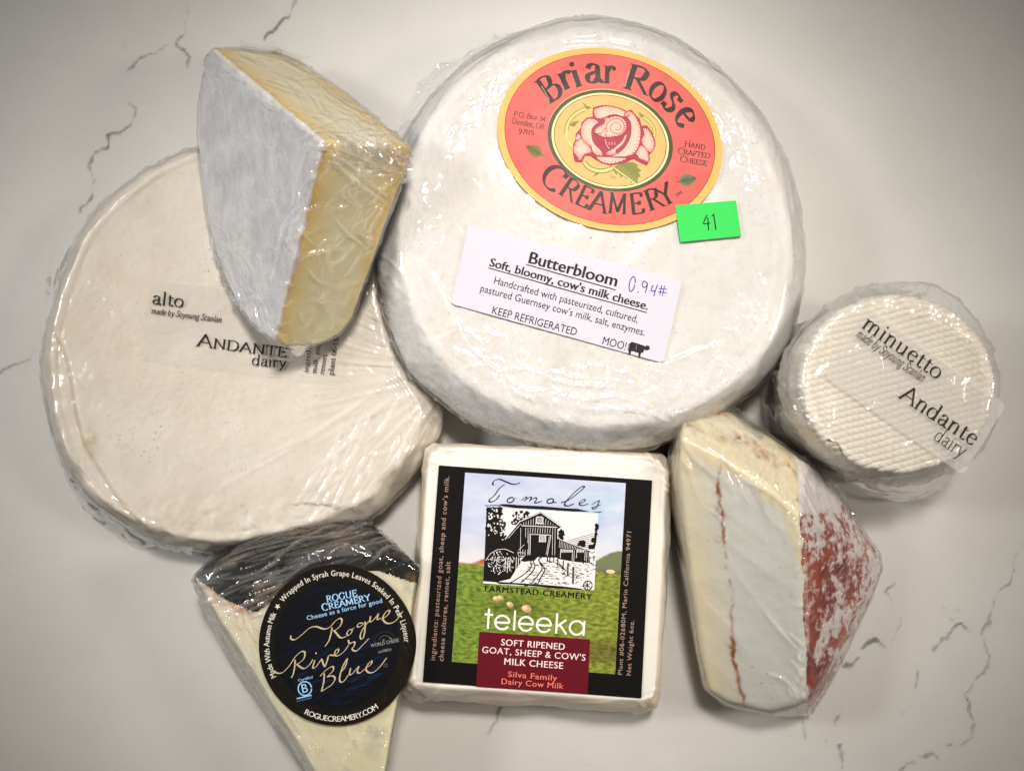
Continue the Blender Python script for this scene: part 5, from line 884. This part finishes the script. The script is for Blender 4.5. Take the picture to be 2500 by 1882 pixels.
P_([(735, 392), (800, 390), (950, 402), (1180, 412), (1400, 432), (1560, 440), (1690, 470), (1500, 468), (1250, 450), (900, 432), (760, 412)]); P_([(575, 404), (600, 402), (660, 408), (600, 412)]); P_([(625, 398), (760, 402), (740, 412), (660, 406)]); P_([(1700, 468), (1820, 472), (1800, 482), (1740, 474)])
P_([(680, 1208), (900, 1222), (1150, 1238), (1400, 1258), (1625, 1286), (1580, 1294), (1300, 1276), (1150, 1262), (900, 1240), (740, 1234)], K, 9); P_([(552, 1228), (660, 1234), (720, 1240), (560, 1236)], K, 9)
I.line(zt(ell(1669, 1249, 46, 48, 30)), 2.4, K, 10); [Ln(l, 1.8, K, 11) for l in ([(1640, 1215), (1665, 1245), (1640, 1280)], [(1665, 1205), (1665, 1295)], [(1700, 1215), (1670, 1248), (1700, 1285)], [(1625, 1240), (1665, 1248)])]
build_on(I, 'barn_picture', TOPS, lab, OFS)
I = Ink(); C_ = lin((24, 24, 34)); cv = lambda l, wd: I.curve(zt(l), wd, C_, 7, nib=(35, .42))
cv([(672, 192), (664, 165), (690, 138), (740, 130), (810, 158), (870, 180), (915, 178), (952, 165)], 4.2)
cv([(790, 180), (735, 225), (680, 300), (630, 345), (632, 366), (668, 362), (705, 338), (738, 292)], 4.6)
I.line(zt(ell(852, 348, 38, 24, 26, -25)), 3.0, C_, 7); cv([(885, 335), (912, 325)], 2.4)
cv([(968, 352), (1008, 318), (1022, 326), (1000, 358)], 4); cv([(1002, 352), (1055, 318), (1072, 325), (1050, 364)], 4); cv([(1054, 356), (1105, 325), (1128, 333), (1108, 374), (1138, 374), (1182, 358)], 4)
I.line(zt(ell(1272, 358, 36, 23, 26, -20)), 3.0, C_, 7); cv([(1312, 338), (1298, 372), (1338, 372)], 3.6)
cv([(1385, 376), (1470, 345), (1580, 262), (1632, 212), (1602, 208), (1520, 275), (1440, 362), (1425, 402), (1468, 408), (1522, 388)], 4.6)
cv([(1575, 388), (1625, 366), (1642, 346), (1612, 346), (1580, 378), (1592, 404), (1632, 402), (1668, 388)], 3.6)
cv([(1712, 396), (1788, 352), (1778, 385), (1762, 428), (1732, 442), (1714, 428), (1760, 415), (1805, 396)], 3.4)
I.poly(z5([(500, 1143), (1143, 1188), (1128, 1505), (482, 1462)]), lin((96, 12, 28)), 7)
LW = lin((238, 234, 226)); tl = lambda *a, n=2: I.line(zl(np.linspace(a[0], a[1], n)), 5.2, LW, 9)
tl((626, 148), (612, 362)); tl((578, 207), (668, 216)); tl((901, 168), (888, 382)); tl((1346, 198), (1333, 412)); tl((1442, 268), (1342, 338)); tl((1372, 318), (1442, 420)); tl((1634, 280), (1622, 436))
for x, y in ((765, 295), (1016, 310), (1205, 324)): I.line(zl(ell(x, y, 74, 72, 40, 4, 30, 360)), 5.2, LW, 9); tl((x - 74, y - 2), (x + 76, y + 6))
I.line(zl(ell(1552, 352, 74, 72, 44)), 5.2, LW, 9)
text(I, 'FARMSTEAD CREAMERY', zt([(573, 1308)])[0], zt([(1708, 1398)])[0], 62 * .2306, (0.004, .004, .004), 8, bold=3.6, track=8)
for tx, p0, p1, h, c in (('SOFT RIPENED', (748, 535), (1427, 586), 68, (238, 214, 212)), ("GOAT, SHEEP & COW'S", (546, 614), (1645, 700), 68, (238, 214, 212)), ('MILK CHEESE', (778, 738), (1407, 786), 70, (238, 214, 212)), ('Silva Family', (820, 868), (1342, 912), 60, (236, 122, 104)), ('Dairy Cow Milk', (748, 944), (1407, 996), 60, (236, 122, 104))):
    text(I, tx, zl([p0])[0], zl([p1])[0], h * .2306, lin(c), 9, bold=2.0 if 'I' in tx[1:] else 1.0, track=4)
c = lin((168, 138, 126))
for tx, p0, p1 in (("ingredients: pasteurized goat, sheep and cow's milk.", (243, 1312), (327, 240)), ('cheese cultures, rennet, salt', (292, 1316), (334, 738))): text(I, tx, z5([p0])[0], z5([p1])[0], 29 * .4204, c, 3, track=6, bold=.4)
for tx, p0, p1 in (('Plant #06-02680M, Marin California 94971', (1328, 1396), (1382, 556)), ('Net Weight 6oz.', (1378, 1400), (1398, 1076))): text(I, tx, z5([p0])[0], z5([p1])[0], 26 * .4204, c, 3, track=6, bold=.4)
build_on(I, 'lettering', TOPS, lab, OFS)

# ------------------------------------------------------------------ round black label on the blue wedge
z6 = ZF(620, 1370, 410 / 1665.); z7 = ZF(640, 1440, 350 / 1665.); OFB = 0.0021
circ = z6(ell(832, 818, 768, 793, 140)); cc = circ.mean(0); R = lambda k: cc + (circ - cc) * k
lab = disc('round_label', circ, TOPL, mat_label('black_round_label', (0.010, 0.008, 0.006), 0.4, 0.0, 0.3, 60, 0.2, 0.10), blue, OFB, 0.0010, 34)
I = Ink(); I.ring(R(.80), R(.4), (0.003, .0035, .006), 1); I.ring(R(.402), R(.01), (0.003, .0035, .006), 1)
for _ in range(170):
    a, r = rs.rand() * 6.28, .74 * rs.rand() ** .5; x, y = cc[0] + 189 * r * math.cos(a), cc[1] + 195 * r * math.sin(a)
    low_ = np.exp(-((r * math.sin(a) - .42) / .30) ** 2); L = 18 + 50 * rs.rand(); L = min(L, 150 * (1 - r)); b = -0.38 + .25 * rs.randn() * .4
    I.curve([(x - L / 2, y - L / 2 * b), (x, y - 2 * rs.rand()), (x + L / 2, y + L / 2 * b)], .7 + 1.6 * rs.rand(), np.array(lin((14, 40, 84))) * (.25 + 1.1 * low_ * rs.rand()) + .002, 2, taper=True)
for _ in range(130):
    a = rs.rand() * 6.28; r = .83 + .14 * rs.rand(); b = rs.randn() * .15; e = lambda d: (cc[0] + 189 * (r + d) * math.cos(a + d * 2), cc[1] + 195 * (r + d) * math.sin(a + d * 2)); I.curve([e(-.03), e(0), e(.03)], .8, np.array(lin((58, 48, 34))) * rs.rand(), 2, taper=True)
build_on(I, 'printed_streaks', TOPL, lab, OFB)
I = Ink(); WH = lin((222, 218, 208)); LB = lin((158, 200, 240)); GD = lin((196, 176, 142))
ring = lambda a0, a1, k: np.array([(cc[0] + 189 * k * math.cos(a), cc[1] - 195 * k * math.sin(a)) for a in np.radians(np.linspace(a0, a1, 120))])
arc_text(I, 'Made With Autumn Milk', ring(207, 153, .865), 13.5, WH, 4, bold=1.0, sx=.86); arc_text(I, 'Wrapped In Syrah Grape Leaves Soaked In Pear Liqueur', ring(142, 2, .865), 13.5, WH, 4, bold=1.0, sx=.86)
s0 = ring(147.5, 147.5, .90)[0]; I.poly([(s0[0] + r * math.sin(k * math.pi / 5 - .55), s0[1] - r * math.cos(k * math.pi / 5 - .55)) for k, r in enumerate([7.5, 3.2] * 5)], WH, 4)
arc_text(I, 'ROGUECREAMERY.COM', ring(243.5, 305, .948), 13.5, WH, 4, bold=1.6)
text(I, 'ROGUE', z6([(733, 396)])[0], z6([(1037, 330)])[0], 62 * .246, LB, 4, 'serif', 13, thin=.5, shear=.05); small_caps(I, 'Creamery', z6([(690, 480)])[0], z6([(1170, 370)])[0], 66 * .246, LB, 4, .9, 13, thin=.5)
text(I, 'Cheese as a force for good', z6([(540, 572)])[0], z6([(1288, 396)])[0], 44 * .246, LB, 4, bold=1.0, track=3)
cv = lambda l, wd=4.6: I.curve(z7(l), wd, GD, 5, nib=(38, .32))
cv([(352, 512), (352, 548), (400, 558), (480, 500), (560, 430), (640, 408), (735, 436), (800, 415), (865, 345), (920, 314), (942, 340), (920, 402), (865, 448), (838, 456)]); cv([(828, 418), (812, 500), (788, 575), (745, 638)]); cv([(850, 455), (888, 500), (930, 538), (990, 522)])
cv([(1062, 438), (1020, 450), (998, 490), (1015, 510), (1050, 480), (1062, 440), (1085, 420)], 4.0); cv([(1190, 370), (1140, 370), (1118, 400), (1140, 412), (1190, 380)], 4.0); cv([(1210, 350), (1208, 440), (1190, 530), (1162, 550), (1154, 505), (1190, 425), (1270, 325)], 4.2)
cv([(1272, 288), (1264, 345), (1290, 345), (1345, 285), (1360, 262), (1350, 325), (1395, 308)]); cv([(1395, 335), (1470, 275), (1492, 225), (1455, 235), (1415, 300), (1432, 352), (1490, 372), (1565, 338), (1642, 235)])
cv([(158, 922), (200, 946), (262, 934), (335, 858), (400, 760), (470, 698), (512, 708), (500, 780), (440, 832), (415, 842)]); cv([(402, 790), (394, 880), (380, 950), (358, 1000)]); cv([(420, 842), (468, 880), (510, 892), (565, 850), (605, 788)])
cv([(628, 795), (605, 880), (640, 872), (705, 785)]); I.dot(*z7([(642, 716)])[0], 2.2, GD, 5); cv([(705, 780), (742, 868), (768, 810), (792, 742), (850, 742)]); cv([(850, 742), (895, 705), (902, 668), (868, 685), (858, 732), (892, 745), (965, 695), (1022, 615)], 4.0)
cv([(1015, 562), (1030, 602), (1085, 585), (1085, 625), (1060, 668), (1110, 688), (1180, 622), (1252, 545)])
cv([(738, 948), (730, 1050), (704, 1158)]); cv([(688, 982), (760, 908), (832, 868), (840, 912), (792, 968), (768, 988)]); cv([(770, 988), (835, 978), (862, 1012), (820, 1080), (760, 1122), (712, 1152)])
cv([(915, 955), (978, 870), (1002, 778), (955, 860), (918, 975), (920, 1042), (962, 1040), (1015, 965)]); cv([(1042, 888), (1028, 958), (1060, 952), (1135, 868), (1118, 928), (1150, 942), (1205, 898)]); cv([(1218, 890), (1278, 842), (1285, 805), (1245, 840), (1218, 898), (1252, 938), (1312, 930), (1382, 868), (1458, 768)])
I.line(z7(ell(1446, 855, 22, 18, 20)), .9, lin((120, 110, 90)), 5)
text(I, 'Certified', z6([(455, 1176)])[0], z6([(600, 1140)])[0], 26 * .246, LB, 4, bold=1.0); I.line(z6(ell(519, 1243, 66, 68, 40)), 3.0, LB, 4); text(I, 'B', z6([(490, 1290)])[0], z6([(556, 1276)])[0], 22, LB, 4, bold=1.0); I.line(z6([(440, 1342), (586, 1308)]), 3.0, LB, 4); text(I, 'Corporation', z6([(440, 1375)])[0], z6([(588, 1342)])[0], 22 * .246, lin((84, 130, 190)), 4)
GY = lin((158, 154, 150)); text(I, 'WORLD CHEESE', z6([(1172, 838)])[0], z6([(1450, 780)])[0], 34 * .246, GY, 4, bold=.4); text(I, 'AWARDS', z6([(1245, 898)])[0], z6([(1374, 868)])[0], 24 * .246, GY, 4)
I.line(z6(ell(1315, 800, 108, 118, 30, -12, 190, 352)), .7, lin((66, 62, 58)), 4); I.line(z6(ell(1315, 800, 70, 80, 24, -12, 215, 320)), .8, lin((110, 106, 100)), 4); I.curve(z6([(1285, 770), (1300, 760), (1298, 775)]), 1, GY, 4); I.curve(z6([(1350, 735), (1365, 755), (1375, 745)]), 1.2, GY, 4); I.line(z6([(1290, 862), (1340, 852)]), 1.6, lin((110, 106, 100)), 4)
build_on(I, 'lettering', TOPL, lab, OFB)
